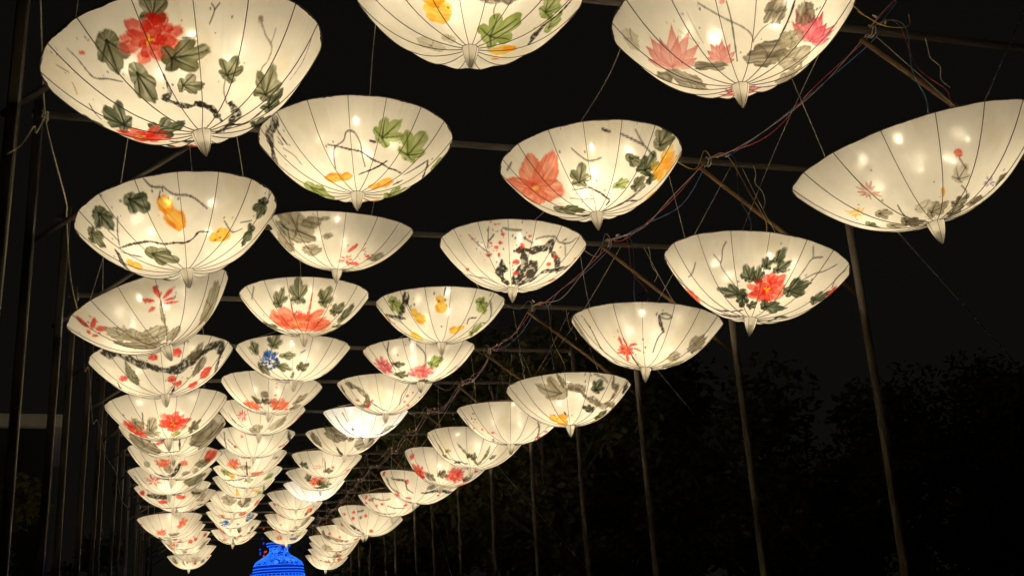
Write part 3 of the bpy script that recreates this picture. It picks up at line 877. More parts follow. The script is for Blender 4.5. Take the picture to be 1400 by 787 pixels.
'B10':(None,'''Ll -.674 .508 .119 .013 .061 .158
Gy -.464 .602 .090 -.102 .070 .091
Ll .570 .398 .135 .007 -.049 .152
Ll .009 .558 .131 -.001 -.004 .108
Sk .025 -.740 -.062 -.477 .358 -.106 .618'''),
'B11':(None,'''Gy -.182 .448 .028 -.199 .071 .043
Gy .363 .463 .122 -.106 .007 .091
Ll -.354 .680 .154 .015 .017 .060
Ll .513 .137 .095 -.058 -.020 .186
Sk .032 .642 .424 .673 -.075'''),
'C5':(None,'''Pm .014 .423 .220 .039 -.016 .196
Pm -.628 .276 .156 -.003 .076 .266
Lo -.409 .535 .115 .047 .009 .077
Ll .241 .585 .125 .033 -.048 .115
Lo -.366 .277 .127 .039 .014 .121
Lo .030 .112 .090 -.023 .002 .151
Sk .013 -.519 .834 -.543 .642 -.428 .374
Sk .010 -.041 .915 .094 .794 .108 .609
So .029 -.819 -.158 -.508 .026 -.196 .015
So .032 .189 -.093 .487 .126 .650 .181
Em .685 -.113 .065 -.036 -.002 .079'''),
'C6':(None,'''Sw .082 -.817 .479 -.637 .609 -.463 .604 -.365 .546 -.396 .306 -.578 .072
Sw .066 -.900 .278 -.783 .030 -.633 -.167
Ec -.571 .322 .052 .059 .002 .054
Ec -.266 .521 .030 .011 .001 .032
Ec -.357 .333 .046 .030 .002 .094
Ec .452 .518 .038 -.027 -.000 .037
Er .389 .408 .031 -.022 -.000 .039
Er .469 .186 .032 -.042 -.001 .066
Ec .717 .137 .025 -.057 .001 .055
Ec .568 .503 .023 -.021 -.000 .021
Sk .010 .287 .391 .338 .598 .490 .732
Sk .018 -.316 .507 .033 .220'''),
'C7':(None,'''Sk .021 -.689 .543 -.485 .328 -.278 .240
Sk .043 -.486 .263 -.248 .166 -.009 .038
Ek -.305 .461 .048 .024 .001 .064
Ey .673 .601 .071 -.042 -.016 .055
Wg .500 .277 .182 -.005 -.036 .173
Sk .027 .171 .190 .531 .233 .839 .057
Sk .012 -.538 .749 -.422 .623'''),
'C8':(None,'''Ww -.227 .802 .382 -.028 .088 .214
Ww -.725 .333 .179 -.086 .087 .244
Ww .531 .370 .304 -.042 -.109 .410
Sk .046 -.196 .507 -.099 .210 .034 -.172
Ww .165 .723 .123 .015 -.028 .077'''),
'C9':(None,'''Rp -.219 .580 .181 .059 -.004 .111
Rp -.083 .802 .013 .084 -.071 .003
Er .179 .599 .043 -.010 -.003 .060
Lo .021 .475 .138 -.001 -.004 .139
Lo -.659 .340 .116 .009 .061 .213
Sk .015 -.045 .759 -.029 .573
Es .626 .112 .083 -.083 -.009 .101'''),
'C10':(None,'''Pr -.113 .582 .231 .090 -.025 .145
Lo -.336 .643 -.014 .123 -.106 -.058
Lo .075 .488 .224 -.116 .020 .133
Lo .237 .672 .058 .073 -.071 .071
Ld -.045 .285 .238 -.027 .002 .123'''),
'D5':(None,'''Sk .018 -.847 .190 -.728 -.014 -.521 -.099 -.229 .090
Sk .046 .099 -.114 .385 -.124 .589 .001 .788 -.075
Sk .019 .385 -.124 .499 .326 .471 .592
Ec -.682 .567 .025 .024 .000 .025
Ec -.716 .423 .017 .022 .000 .022
Ec -.653 .484 .017 .018 .000 .020
Ec -.522 .351 .025 .027 .001 .042
Er -.328 .411 .041 .024 .000 .032
Ec -.681 .147 .029 .063 -.000 .052
Ec -.331 .142 .029 .031 .001 .062
Ec .485 .094 .046 -.081 -.001 .101
Ec .626 .140 .046 -.094 -.001 .047'''),
'D6':(None,'''So .036 -.339 .688 -.163 .575 .010 .439 .113 .236
So .040 .327 .685 .275 .537 .113 .236
So .035 -.868 .362 -.708 .287 -.551 .131 -.309 .222 -.097 .249
Ll -.534 .372 .061 .065 -.004 .070
Lo -.087 .501 .062 .045 -.020 .051
Lo .398 .401 .064 .024 -.025 .065
Lo .030 .474 .006 .105 -.064 .010
Lo -.307 .168 .094 .090 -.002 .081
Lo -.588 .088 .061 .040 .016 .118'''),
'D7':(None,'''Pc .283 .480 .221 .015 -.065 .240
Pc -.578 .102 .187 -.013 .068 .372
Er -.803 .359 .034 .165 -.060 -.060
Lw -.317 .298 .128 -.058 .046 .170
Lw -.044 .512 .128 -.020 .017 .131
Ec .746 .370 .020 .052 -.057 .102
Er .546 -.163 .208 -.100 -.002 .160
Lw .542 .237 .100 -.008 -.036 .154'''),
'D8':(None,'''Er -.275 .758 .059 .027 -.012 .049
Er -.898 .279 .027 .191 -.041 -.061
Er -.453 .098 .069 .032 .017 .172
Er -.161 .287 .086 .031 -.000 .080
Sk .023 -.679 .527 -.351 .749 -.241 .602 -.081 .546
Sw .058 -.792 .386 -.682 .232 -.434 .289
Ww .345 .708 .158 .020 -.037 .070
Sk .035 .128 .586 .607 .520 .943 -.078
Er .547 .380 .043 -.032 -.008 .062'''),
'D9':(None,'''Er -.751 .543 .037 .118 -.038 -.022
Er -.652 .573 .055 .057 .000 .050
Er -.754 .280 .047 .102 -.000 .085
Er -.300 .687 .054 .021 -.000 .048
Er -.456 .547 .047 .035 .000 .061
Er .359 .622 .066 -.008 -.016 .055
Wg -.573 .658 .086 .069 .000 .079
Sk .014 -.534 .724 -.070 .869
Sg .057 -.617 .203 -.380 .252 .090 .413
Sk .013 -.145 .683 .321 .545'''),
'D10':(None,'''Er -.506 .698 .062 .045 -.009 .037
Er -.493 .531 .058 .051 -.009 .049
Er -.135 .792 .057 .016 -.010 .037
Er .114 .345 .066 .008 -.012 .107
Er -.769 .351 .057 .055 .014 .070
Sk .018 -.385 .790 -.229 .888
Sk .077 -.566 .163 -.333 .222 -.102 .098
Wg -.271 .708 .012 .069 -.066 -.010'''),
'A11':(None,'''Ps -.253 .375 .160 .056 .002 .197
Ps .389 .646 .147 .098 -.082 .121
Er -.867 .122 .050 .021 .010 .072
Ww .120 .274 .226 -.023 -.007 .147'''),
'A14':(None,'''Pc .246 .601 .100 .005 -.030 .107
Pc .428 .623 .059 .044 -.059 .093
Er .783 .442 .060 .011 -.045 .122
Pr -.406 .363 .115 .097 -.001 .138
Er -.579 -.037 .069 .182 -.022 .202'''),
'A17':(None,'''Pc -.076 .683 .064 .004 -.002 .062
Pc .277 .576 .080 -.039 -.003 .108
Wo -.626 .491 .159 -.085 .076 .174
Wg -.243 .639 .094 -.154 .061 .061
Ww .618 .431 .138 -.053 -.056 .215
Er .837 .331 .054 -.029 -.017 .076'''),
'B16':(None,'''Ps -.364 .439 .132 .102 -.005 .101
So .072 -.626 .266 -.304 .185 .107 .175
So .053 -.013 .605 .060 -.075
Sr .043 .204 .315 .598 .292 .919 -.012
Wo .083 .664 .151 -.012 -.007 .086'''),
'C16':(None,'''Ps -.318 .633 .146 .055 .003 .131
Eb .332 .505 .220 -.119 -.006 .111
Ss .065 -.935 -.025 -.583 -.037 -.064 .104
Wg .544 .509 .175 -.095 -.021 .102
Ew .256 .751 .073 -.027 .001 .058'''),
'D16':(None,'''Ww .269 .882 .353 -.090 -.008 .075'''),
'D15':(None,'''Er -.677 -.058 .104 .095 .009 -.234
Pr -.175 -.038 .168 .058 -.004 .418
Pr .372 .144 .129 -.078 -.021 .417
Ww .016 .650 .333 -.026 .001 .115
Ek -.447 .076 .047 .081 -.004 .129'''),
'D12':(None,'''Sw .123 -.725 .506 -.716 .109 -.504 .399 -.161 .422 .115 .411
Pr -.519 .580 .062 .047 .001 .073
Pr -.159 .602 .048 .009 .001 .059
Er -.263 .477 .069 .028 .000 .044
Er .080 .347 .068 .009 -.005 .066
Er .428 .297 .099 -.038 -.011 .084'''),
'B14':(None,'''Bb -.245 .432 .227 .118 -.010 .219
Bb .688 .476 .131 .081 -.109 .241
Wo .253 .455 .091 -.037 -.004 .077'''),
'B12':(None,'''Wg -.219 .707 .315 .091 -.015 .230
Ww .319 .596 .247 .068 -.123 .279
Er .743 .174 .098 .082 -.037 .174'''),
'C13':(None,'''Er -.762 .507 .061 .036 .020 .066
Er -.519 -.025 .139 -.011 .008 .175
Pr .524 .458 .120 -.015 -.042 .141
Er .729 -.034 .051 .079 -.015 .138
Wd .397 .358 .098 .077 -.047 .148'''),
}

# designs of the far umbrellas, laid out by kind: element, colour, how many, size
FAR = {'A10': 'Er4 Sk2 Wg1', 'A12': 'Pr1 Sk1', 'A13': 'Er5 Sk2', 'A15': 'Er4 Wg2', 'A16': 'Wq1 Sk1', 'B13': 'Ps2 Sk2', 'B15': 'Pr2 Lo3', 'C11': 'Sk2 Ey1', 'C12': 'Sk1 Ek1',
       'C14': 'Wg3 Es1', 'C15': 'Pr2 Wg2', 'D11': 'Sk2 Er4 Wg1', 'D13': 'Wg3', 'D14': 'Ww1 Er2'}
def far_text(code, seed):
    rng = random.Random(seed); out = []
    for tok in code.split():
        for i in range(int(tok[2:])):
            x = rng.uniform(-.7, .7); y = rng.uniform(-.05, .62)
            if tok[0] == 'S': out.append('%s %.3f %.3f %.3f %.3f %.3f %.3f %.3f' % (tok[:2], rng.uniform(.03, .06), x, y, x+rng.uniform(-.2, .2), y-.15, x*0.4, y*0.5-.1))
            else:
                z = {'E': .07, 'P': .17, 'W': .26, 'L': .14}[tok[0]]*rng.uniform(.8, 1.25); a = rng.uniform(0, 6.28); b = z*rng.uniform(.6, .9)
                out.append('%s %.3f %.3f %.3f %.3f %.3f %.3f' % (tok[:2], x, y, z*math.cos(a), z*math.sin(a), -b*math.sin(a), b*math.cos(a)))
    return '\n'.join(out)

# ---------------------------------------------------------------- umbrellas
RAD = 0.5; DEP = 0.30; NR = 16
def prof_z(rho): return -DEP*(1-rho**2.4)
def canopy_mesh(name, px_m, phase, seed, text):
    """cloth bowl hanging point down, local z up through the rim centre; finer towards local +y, the side that faces up the path"""
    na = int(min(620, max(120, 2*math.pi*RAD*px_m/1.3))); nr = int(min(150, max(30, 0.62*px_m/1.1)))
    u = np.linspace(0, 1, na, endpoint=False)
    th = 2*math.pi*u + 0.62*np.sin(2*math.pi*u) + math.pi/2 + math.pi      # dense where the derivative is small
    rho = np.linspace(0.066, 1.0, nr)
    TH, RH = np.meshgrid(th, rho)
    pan = 0.5-0.5*np.cos(NR*(TH-phase)); rs = np.random.RandomState(seed)
    wr = fbm(TH*9+seed, RH*3, seed)-0.5
    scal = 1 - 0.008*pan*RH**1.2 + 0.006*wr*RH*pan
    sag = 0.006*pan*np.sin(np.pi*np.clip(RH, 0, 1))
    fold = vnoise(TH*13+seed*1.7, RH*1.3, seed)-0.5; fold2 = vnoise(TH*31+seed, RH*2.0, seed+1)-0.5
    scal = scal - pan*RH**2.5*(0.013*np.abs(fold) + 0.009*fold2)
    rr = RAD*RH*scal; z = prof_z(RH) + sag - 0.002*pan*RH**6*(0.6+0.8*wr)
    x = rr*np.cos(TH); y = rr*np.sin(TH)
    co = np.stack([x, y, z], -1).reshape(-1, 3)
    i = np.arange(nr-1)[:, None]; j = np.arange(na)[None, :]; j2 = (j+1) % na
    q = np.stack([i*na+j, (i+1)*na+j, (i+1)*na+j2, i*na+j2], -1).reshape(-1, 4)
    me = quads_mesh(name, co, q, M_CLOTH)
    X = -(RH*np.cos(TH)).ravel(); Y = (RH*np.sin(TH)).ravel()
    px = 1.1/px_m/RAD
    cv = Canvas(X, Y, seed, px)
    if text: cv.run(text)
    C = cv.C
    # age and damp marks of the cloth itself
    mot = fbm(X*4+seed, Y*4, seed+1); fine = fbm(X*21+seed, Y*21, seed); st = sstep(0.60, 0.74, fbm(X*2.3+seed*3, Y*2.3, seed+2))
    C = C*(0.93+0.10*mot+0.05*fine)[:, None]*(1-st[:, None]*np.array([0.05, 0.07, 0.12])[None, :])
    at = me.color_attributes.new('paint', 'FLOAT_COLOR', 'POINT')
    at.data.foreach_set('color', np.concatenate([C, np.ones((len(C), 1))], 1).astype(np.float32).ravel())
    return me
def rib_pts(): return [(RAD*r*1.004, 0, prof_z(r)-0.0022) for r in np.linspace(0.05, 1.0, 15)]
V, F = tube(rib_pts(), 0.0017, 4); RIB = pymesh('rib', V, F, M_RIB, True)
V, F = tube([(RAD*1.002*math.cos(a), RAD*1.002*math.sin(a), 0.001) for a in np.linspace(0, 2*math.pi, 97)[:-1]], 0.0025, 5, True); HOOP = pymesh('rim_hoop', V, F, M_HOOP, True)
def ferrule():
    V = []; F = []; prof = [(0.0345, -0.2975), (0.0362, -0.302), (0.0335, -0.318), (0.027, -0.345), (0.016, -0.374), (0.004, -0.395)]; n = 8
    for r, z in prof:
        for k in range(n): V.append((r*math.cos(2*math.pi*k/n), r*math.sin(2*math.pi*k/n), z))
    for i in range(len(prof)-1):
        for k in range(n): F.append((i*n+k, (i+1)*n+k, (i+1)*n+(k+1) % n, i*n+(k+1) % n))
    F.append(tuple(range((len(prof)-1)*n, len(prof)*n)))
    return pymesh('ferrule', V, F, M_FER), [(r, z) for r, z in prof[1:]]
FER, fprof = ferrule()
V, F = tube([(r+0.0004, 0, z) for r, z in fprof], 0.0009, 4); FWIRE = pymesh('ferrule_wire', V, F, M_RIB)
V, F = tube([(0.0364*math.cos(a), 0.0364*math.sin(a), -0.3005) for a in np.linspace(0, 2*math.pi, 17)[:-1]], 0.0012, 4, True); FCOL = pymesh('ferrule_collar', V, F, M_RIB, True)
def icosphere(name, r, sub, material):
    bm = bmesh.new(); bmesh.ops.create_icosphere(bm, subdivisions=sub, radius=r); 
    for v in bm.verts: v.co.z *= 1.25
    me = bpy.data.meshes.new(name); bm.to_mesh(me); bm.free(); me.materials.append(material); me.polygons.foreach_set('use_smooth', [True]*len(me.polygons)); return me
TIPFILL = icosphere('added_tip_light', 0.006, 1, emit_mat('added_tip_glow', (1.0, 0.83, 0.56), 17.0))  # made-up light, added inside each tip so the ferrule cloth glows
BULB = {k: icosphere('bulb', 0.0095, 1, M_BULB[k]) for k in M_BULB}
V, F = tube([(0, 0, 0.0095), (0, 0, 0.038)], [0.007, 0.006], 8); SOCK = pymesh('lamp_socket', V, F, M_SOCKET, True)
V, F = tube([(x_, 0, 0.004 + 0.105*(1-(x_/(RAD*0.99))**2)) for x_ in np.linspace(-RAD*0.99, RAD*0.99, 11)], 0.005, 6); BAR = pymesh('cross_bar', V, F, M_BRACE, True)

DESC = {
    'A1': 'large cream umbrella lantern painted with a red peony and broad olive leaves',
    'B1': 'cream umbrella lantern painted with an orange gourd, light green leaves and a dark vine',
    'C1': 'cream umbrella lantern painted with pink lotus flowers and brown lotus leaves',
    'D1': 'tilted cream umbrella lantern painted with small yellow, rose and violet daisies',
    'A2': 'cream umbrella lantern painted with two orange gourds and dark vine leaves',
    'B2': 'cream umbrella lantern painted with a curling vine, pale green leaves and amber fruit',
    'C2': 'cream umbrella lantern painted with one big salmon mallow and yellow blooms',
    'D2': 'cream umbrella lantern painted with a red peony circled by dark green leaves',
    'A3': 'strongly tilted cream umbrella lantern painted with red star lilies over grey lotus leaves',
    'B3': 'cream umbrella lantern painted with a wide grey wash leaf and a red lily',
    'C3': 'cream umbrella lantern painted with a black plum trunk and tiny red blossoms',
    'D3': 'cream umbrella lantern painted with a red splash flower and a black seed pod',
    'A4': 'cream umbrella lantern painted with a black knotted branch, long leaves and red berries',
    'B4': 'cream umbrella lantern painted with a wide salmon peony under upright olive leaves',
    'C4': 'cream umbrella lantern painted with four yellow pears and light green leaves',
    'D4': 'cream umbrella lantern painted with a thick brown branch, dark leaves and amber fruit',
    'A5': 'cream umbrella lantern painted with two red peonies low on plain cloth',
    'B5': 'cream umbrella lantern painted with a blue blossom cluster and olive leaves',
    'C5': 'cream umbrella lantern painted with magenta blossoms and thin bare twigs',
    'D5': 'cream umbrella lantern painted with crimson plum specks along thin twigs, mostly plain',
    'A6': 'cream umbrella lantern painted with two big dark grey brush leaves',
    'B6': 'cream umbrella lantern painted with two salmon peonies and brown leaves',
    'C6': 'cream umbrella lantern painted with a brown twisted trunk and crimson dots',
    'D6': 'cream umbrella lantern painted with olive bamboo sprigs meeting at its tip',
    'A7': 'cream umbrella lantern painted with salmon flowers and a red bloom over an ink branch',
    'B7': 'cream umbrella lantern painted with a red starfish-like flower and a grey leaf',
    'C7': 'brightest white umbrella lantern with sparse ink twigs and a yellow speck',
    'D7': 'tilted greyish cream umbrella lantern painted with crimson peonies and dark leaves',
    'A8': 'cream umbrella lantern painted with a red maple-shaped flower and an olive leaf',
    'B8': 'nearly plain cream umbrella lantern with faint twigs and two red specks',
    'C8': 'cream umbrella lantern painted with large brown lotus leaves only',
    'D8': 'cream umbrella lantern painted with scattered orange red berries on dark stems',
    'A9': 'cream umbrella lantern painted with an ink branch and three red flowers',
    'B9': 'cream umbrella lantern painted with a dusty rose bloom and grey stems',
    'C9': 'cream umbrella lantern painted with pale pink blossoms and small olive leaves',
    'D9': 'cream umbrella lantern painted with a sprinkle of red berries and a thin grey stem',
    'A10': 'cream umbrella lantern painted with red dabs on one dark twig',
    'B10': 'cream umbrella lantern painted with a yellow gourd and bright green leaves',
    'C10': 'cream umbrella lantern painted with an orange red peony in olive leaves',
    'D10': 'cream umbrella lantern painted with five red dabs and an ink stroke',
    'A11': 'cream umbrella lantern painted with two coral flowers over a brown stroke',
    'B11': 'cream umbrella lantern painted with two little yellow gourds',
    'C11': 'brilliant white umbrella lantern almost unpainted, behind the orange red peony one',
    'D11': 'cream umbrella lantern painted with ink strokes, half behind the five red dabs one',
    'A12': 'cream umbrella lantern painted with one red peony, behind the coral flowers one',
    'B12': 'cream umbrella lantern painted with a pair of grey wash leaves and a red streak',
    'C12': 'plain cream umbrella lantern with one small ink mark',
    'D12': 'cream umbrella lantern painted with a brown branch and small red flowers',
    'A13': 'cream umbrella lantern painted with red specks along ink twigs',
    'B13': 'cream umbrella lantern painted with two rust flowers, before the blue blossoms one',
    'C13': 'cream umbrella lantern painted with red flowers at its edge and a dark leaf',
    'D13': 'cream umbrella lantern painted with grey leaves, next after the brown branch one',
    'A14': 'cream umbrella lantern painted with several crimson flowers on one side',
    'B14': 'cream umbrella lantern painted with two sky blue blossom heads',
    'C14': 'cream umbrella lantern painted with grey leaves and one salmon dab',
    'D14': 'cream umbrella lantern painted with a brown wash and two red dabs',
    'A15': 'cream umbrella lantern painted with red dabs over pale grey leaves',
    'B15': 'cream umbrella lantern painted with two red flowers, next to last',
    'C15': 'cream umbrella lantern painted with red flowers and grey leaves',
    'D15': 'cream umbrella lantern painted with three red flowers in an arc',
    'A16': 'nearly plain tilted cream umbrella lantern, next to last of the post-side row',
    'B16': 'cream umbrella lantern painted with a fan of stems and coral streaks, last of its row',
    'C16': 'cream umbrella lantern painted with a rose flower and blue dab over the vase lantern',
    'D16': 'cream umbrella lantern painted with only a brown wash, last of the braced row',
    'A17': 'last cream umbrella lantern painted with two crimson flowers and olive leaves',
}
UMB = {}
names = sorted(POSES, key=lambda n: (int(n[1:]), n[0]))
for n in names:
    x, y, z, tx, ty = POSES[n]; k = int(n[1:]); c = n[0]; seed = sum(ord(ch)*(i+3)*7 for i, ch in enumerate(n)); rng = random.Random(seed)
    a = Vector((tx, ty, -1)).normalized(); pos = Vector((x, y, z)); yv = -pos - a*(-pos.dot(a)); yv.normalize(); zv = -a; xv = yv.cross(zv)
    mw = Matrix(((xv.x, yv.x, zv.x, x), (xv.y, yv.y, zv.y, y), (xv.z, yv.z, zv.z, z+CAMZ), (0, 0, 0, 1)))
    sx, sy, sz = rng.uniform(.98, 1.02), rng.uniform(.98, 1.02), rng.uniform(.96, 1.06)
    mw = mw @ Matrix.Diagonal((sx, sy, sz, 1))
    root = empty('painted_umbrella', mat=mw)
    tag(root, DESC[n], 'umbrella lantern', 'painted umbrellas strung over the path')
    ph, text = PAINT.get(n, (None, None))
    if text is None: text = far_text(FAR.get(n, 'Er3 Sk1'), seed)
    phase = rng.uniform(0, 0.39) if ph is None else (math.pi-ph)
    dist = pos.length; px_m = 1076.0/dist
    mesh_obj('canopy', canopy_mesh('canopy', px_m, phase, seed % 97, text), None, root)
    for i in range(NR):
        o = mesh_obj('rib', RIB, None, root); o.rotation_euler = (0, 0, phase + i*2*math.pi/NR + rng.uniform(-.02, .02))
    mesh_obj('rim_hoop', HOOP, None, root)
    f = mesh_obj('ferrule', FER, None, root); f.rotation_euler = (0, 0, phase)
    if k < 8:
        mesh_obj('ferrule_collar', FCOL, None, f)
        for i in range(6):
            w = mesh_obj('ferrule_wire', FWIRE, None, f); w.rotation_euler = (0, 0, i*math.pi/3)
    o = mesh_obj('added_tip_light', TIPFILL, None, f); o.location = (0, 0, -0.318)
    o = mesh_obj('cross_bar', BAR, None, root); ba = rng.uniform(-0.3, 0.3); o.rotation_euler = (0, 0, ba)
    bk = 2 if n in ('C7', 'C11') else (0 if n in ('D1', 'A3', 'D7', 'C12', 'A16', 'D14') else 1)
    for i in range(6):
        aa = i*1.571 + rng.uniform(-.35, .35); rr = rng.uniform(0.19, 0.25); bz = rng.uniform(-0.03, 0.025)
        if i > 3: aa = math.pi/2 + (i-4.5)*1.6 + rng.uniform(-.7, .7); rr = rng.uniform(0.08, 0.19); bz = rng.uniform(-0.15, -0.09) + (0.08 if n == 'B1' else 0)
        b = mesh_obj('bulb', BULB[bk], None, root); b.location = (rr*math.cos(aa), rr*math.sin(aa), bz); b.rotation_euler = (rng.uniform(-.3, .3), rng.uniform(-.3, .3), 0)
        mesh_obj('lamp_socket', SOCK, None, b)
        tb = rr*math.cos(aa-ba); end = Vector((tb*math.cos(ba), tb*math.sin(ba), 0.004 + 0.105*(1-(tb/(RAD*0.99))**2))); st = Vector((rr*math.cos(aa), rr*math.sin(aa), bz+0.038))
        tube_obj('lamp_cord', [st, (st*0.6+end*0.4)+Vector((0, 0, 0.006)), end], 0.0018, M_SOCKET, root, 3)
    # hanging cords: two up to the beam above, one forward to the beam before
    inv = mw.inverted()
    Y0, H0 = FR[k][:2]; Y1, H1 = FR[k-1][:2]
    def cord(az, tgt, sagv=0.02):
        p0 = Vector((RAD*math.cos(az), RAD*math.sin(az), 0.002)); p1 = inv @ Vector(tgt); m = (p0+p1)/2 + Vector((rng.uniform(-.02, .02), rng.uniform(-.02, .02), -sagv))
        tube_obj('hanging_cord', spline([p0, m, p1], 4), 0.0022, M_TWINE, root, 4)
    cord(math.pi*1.5+0.75, (x-0.28+rng.uniform(-.05, .05), Y0, z+CAMZ+0.0 if False else H0-0.028))
    cord(math.pi*1.5-0.75, (x+0.28+rng.uniform(-.05, .05), Y0, H0-0.028))
    cord(math.pi*0.5+rng.uniform(-.7, .7), (x+rng.uniform(-.25, .35), Y1, H1-0.028))
    UMB[n] = (root, mw)

# ---------------------------------------------------------------- electric cables along the frames
rc = random.Random(21)
def run_cable(name, label, colour, off, seed, rad=0.0032):
    r = random.Random(seed); pts = [(3.42+off*.5, FR[0][0]-0.05, FR[0][1]+0.03), (3.29+off, 3.80, 4.47+off), (3.20+off, 3.86, 4.40)]
    for k in range(1, NF):
        Y, H, xl, xr, xj = FR[k]
        pts.append((xj+off+r.uniform(-.02, .02), Y-0.045, H+0.012+off*0.5))
        pts.append((xj+0.05+r.uniform(-.03, .03)+off, Y+0.12, H+0.03+r.uniform(-.01, .02)))
        if k < NF-1:
            Y2, H2, _, _, xj2 = FR[k+1]
            for t in (0.3, 0.6, 0.85):
                pts.append((xj*(1-t)+xj2*t+off+r.uniform(-.035, .035), Y*(1-t)+Y2*t, H*(1-t)+H2*t - 0.10*math.sin(math.pi*t)*r.uniform(.4, 1.3)+r.uniform(-.012, .012)))
    o = tube_obj(name, spline(pts, 5), rad, M_WIRE[colour], None, 5)
    return tag(o, label, 'cable', 'cables running along the frames')
run_cable('electric_cable', 'red electric cable draped from beam to beam above the path', 'red', 0.0, 1, 0.003)
run_cable('electric_cable', 'blue electric cable twisted along the red one above the path', 'blue', 0.012, 2, 0.0026)
run_cable('electric_cable', 'grey electric cable draped loosely beside the red and blue cables', 'grey', -0.014, 3, 0.0026)
def rim_pt(n, wx, wy):
    """point on the rim of an umbrella in the world direction (wx, wy)"""
    mw = UMB[n][1]; d = mw.to_3x3().inverted() @ Vector((wx, wy, 0)); a = math.atan2(d.y, d.x)
    return mw @ Vector((0.497*math.cos(a), 0.497*math.sin(a), 0.004))
for k in range(1, 17):
    Y, H, xl, xr, xj = FR[k]; j = Vector((xj, Y-0.045, H+0.01)); r = random.Random(k+300)
    for colour, dx, wd in (('red' if k % 2 else 'yellow', 0.10, (-0.30, -0.75)), ('cyan' if k == 1 else 'blue', 0.13, (-0.42, -0.7)))[:2 if k < 7 else 1]:
        e = rim_pt('D%d' % k, *wd)
        pts = [j, j+Vector((dx*0.7, -.02, .025)), j+Vector((dx+.02, -.03, -.03)), j*0.45+e*0.55+Vector((.05+r.uniform(-.02, .05), .04, .02)), e+Vector((.0, 0, .07)), e]
        o = tube_obj('lead_wire', spline(pts, 6), 0.0026, M_WIRE[colour], None, 4)
        tag(o, '%s lead wire dropping from the cable run to a low umbrella' % {'red': 'red', 'yellow': 'yellow', 'cyan': 'pale blue', 'blue': 'blue'}[colour], 'wire', '%s lead wires to the low umbrellas' % colour)
    e = rim_pt('C%d' % k, 0.95, -0.1 if k > 1 else -0.35); m = (j+e)/2
    pts = [j, j+Vector((-.05, -.02, .03)), m+Vector((0, 0, -.05+r.uniform(-.05, .02))), e]
    if k == 1: pts = [j+Vector((.22, .02, .10)), j+Vector((.17, -.02, .0)), j+Vector((.02, -.03, -.02)), j+Vector((-.10, -.02, .05)), m, e]
    o = tube_obj('lead_wire', spline(pts, 6), 0.0028, M_WIRE['yellow' if k < 3 else 'grey'], None, 4)
    tag(o, '%s lead wire linking the cable run to the high umbrella beside it' % ('yellow' if k < 3 else 'grey'), 'wire', '%s lead wires to the high umbrellas' % ('yellow' if k < 3 else 'grey'))
    for i in range(2):
        q = j + Vector((r.uniform(-.03, .13), -.012, r.uniform(-.01, .035))); d = Vector((r.uniform(-1, 1), r.uniform(-.3, .3), r.uniform(-.6, 1))).normalized()
        o = tube_obj('wire_connector', [q, q+d*0.012, q+d*0.03], [0.0045, 0.0065, 0.003], M_NUTW if i else M_NUT, None, 6)
        tag(o, ('white' if i else 'yellow') + ' plastic wire connector on the cable joint at a beam', 'connector', ('white' if i else 'yellow') + ' connectors on the cable joints')
    # a loose twine end hanging from the brace knot
    if k < 9:
        q = Vector((xj+0.30, Y-0.015, H-0.01)); pts = [q]
        for i in range(1, 6): pts.append(q + Vector((0.012*i*r.uniform(.2, 1.4), r.uniform(-.02, .02), -0.055*i)))
        o = tube_obj('loose_twine', spline(pts, 4), 0.0022, M_TWINE, None, 4)
        tag(o, 'loose end of pale twine dangling from a beam above the bamboo brace', 'twine', 'loose twine ends hanging from the beams')

# ---------------------------------------------------------------- twine and guy wires
pts = [(-0.66, 3.96, 4.30), (-0.66, 4.29, 3.94), (-0.66, 4.49, 3.78), (-0.66, 4.73, 3.75), (-0.665, 5.41, 3.76), (-0.68, 5.60, 3.74), (-0.69, 6.06, 3.55), (-0.70, 6.9, 3.51), (-0.74, 7.6, 3.42), (-0.78, 8.33, 3.60), (-0.80, 9.1, 3.36), (-0.82, 9.8, 3.50), (-0.83, 11.0, 3.40), (-0.84, 12.7, 3.48), (-0.85, 14.0, 3.36), (-0.86, 15.6, 3.45)]
tag(tube_obj('twine', spline(pts, 5), 0.0034, M_TWINE, None, 5), 'long pale twine strung along the dark square posts behind the low umbrellas', 'twine')
tag(tube_obj('twine', spline([(-0.66, 3.74, 3.26), (-0.66, 4.0, 3.42), (-0.655, 4.2, 3.59), (-0.66, 4.30, 3.61), (-0.66, 4.49, 3.78)], 5), 0.0034, M_TWINE, None, 5), 'short knotted twine tied from a dark post up to the long twine', 'twine')
kp = [Vector((-0.66, 4.49, 3.78)) + Vector((0.012*math.cos(i*1.9), 0.02*math.sin(i*1.3), 0.02*math.cos(i*2.3))) for i in range(22)]
tag(tube_obj('twine_knot', spline(kp, 3), 0.0028, M_TWINE, None, 4), 'tangled twine knot where the short twine joins the long one', 'knot')
def guy(a, b, label):
    a = Vector(a); b = Vector(b); m = (a+b)/2 + Vector((0, 0, -0.05))
    tag(tube_obj('guy_wire', spline([a, m, b], 8), 0.0045, M_TWINE, None, 5), label, 'guy wire', 'guy wires staying the frames')
Y, H, xl, xr, xj = FR[2]; guy((xr, Y-0.05, H), (13.0, 10.3, 0.0), 'taut guy wire running from the top of the second nearest round post to the ground')
Y, H, xl, xr, xj = FR[4]; guy((xr, Y-0.05, H-.3), (8.2, 10.5, 0.0), 'thin guy wire passing behind a round post down to the ground')
Y, H, xl, xr, xj = FR[7]; guy((xr, Y-0.05, 3.6), (7.9, 15.9, 0.0), 'guy wire crossing in front of the tree trunk to the ground')
Y, H, xl, xr, xj = FR[9]; guy((xr-.05, Y-0.05, 3.5), (4.6, 17.0, 0.0), 'steep guy wire among the far round posts')

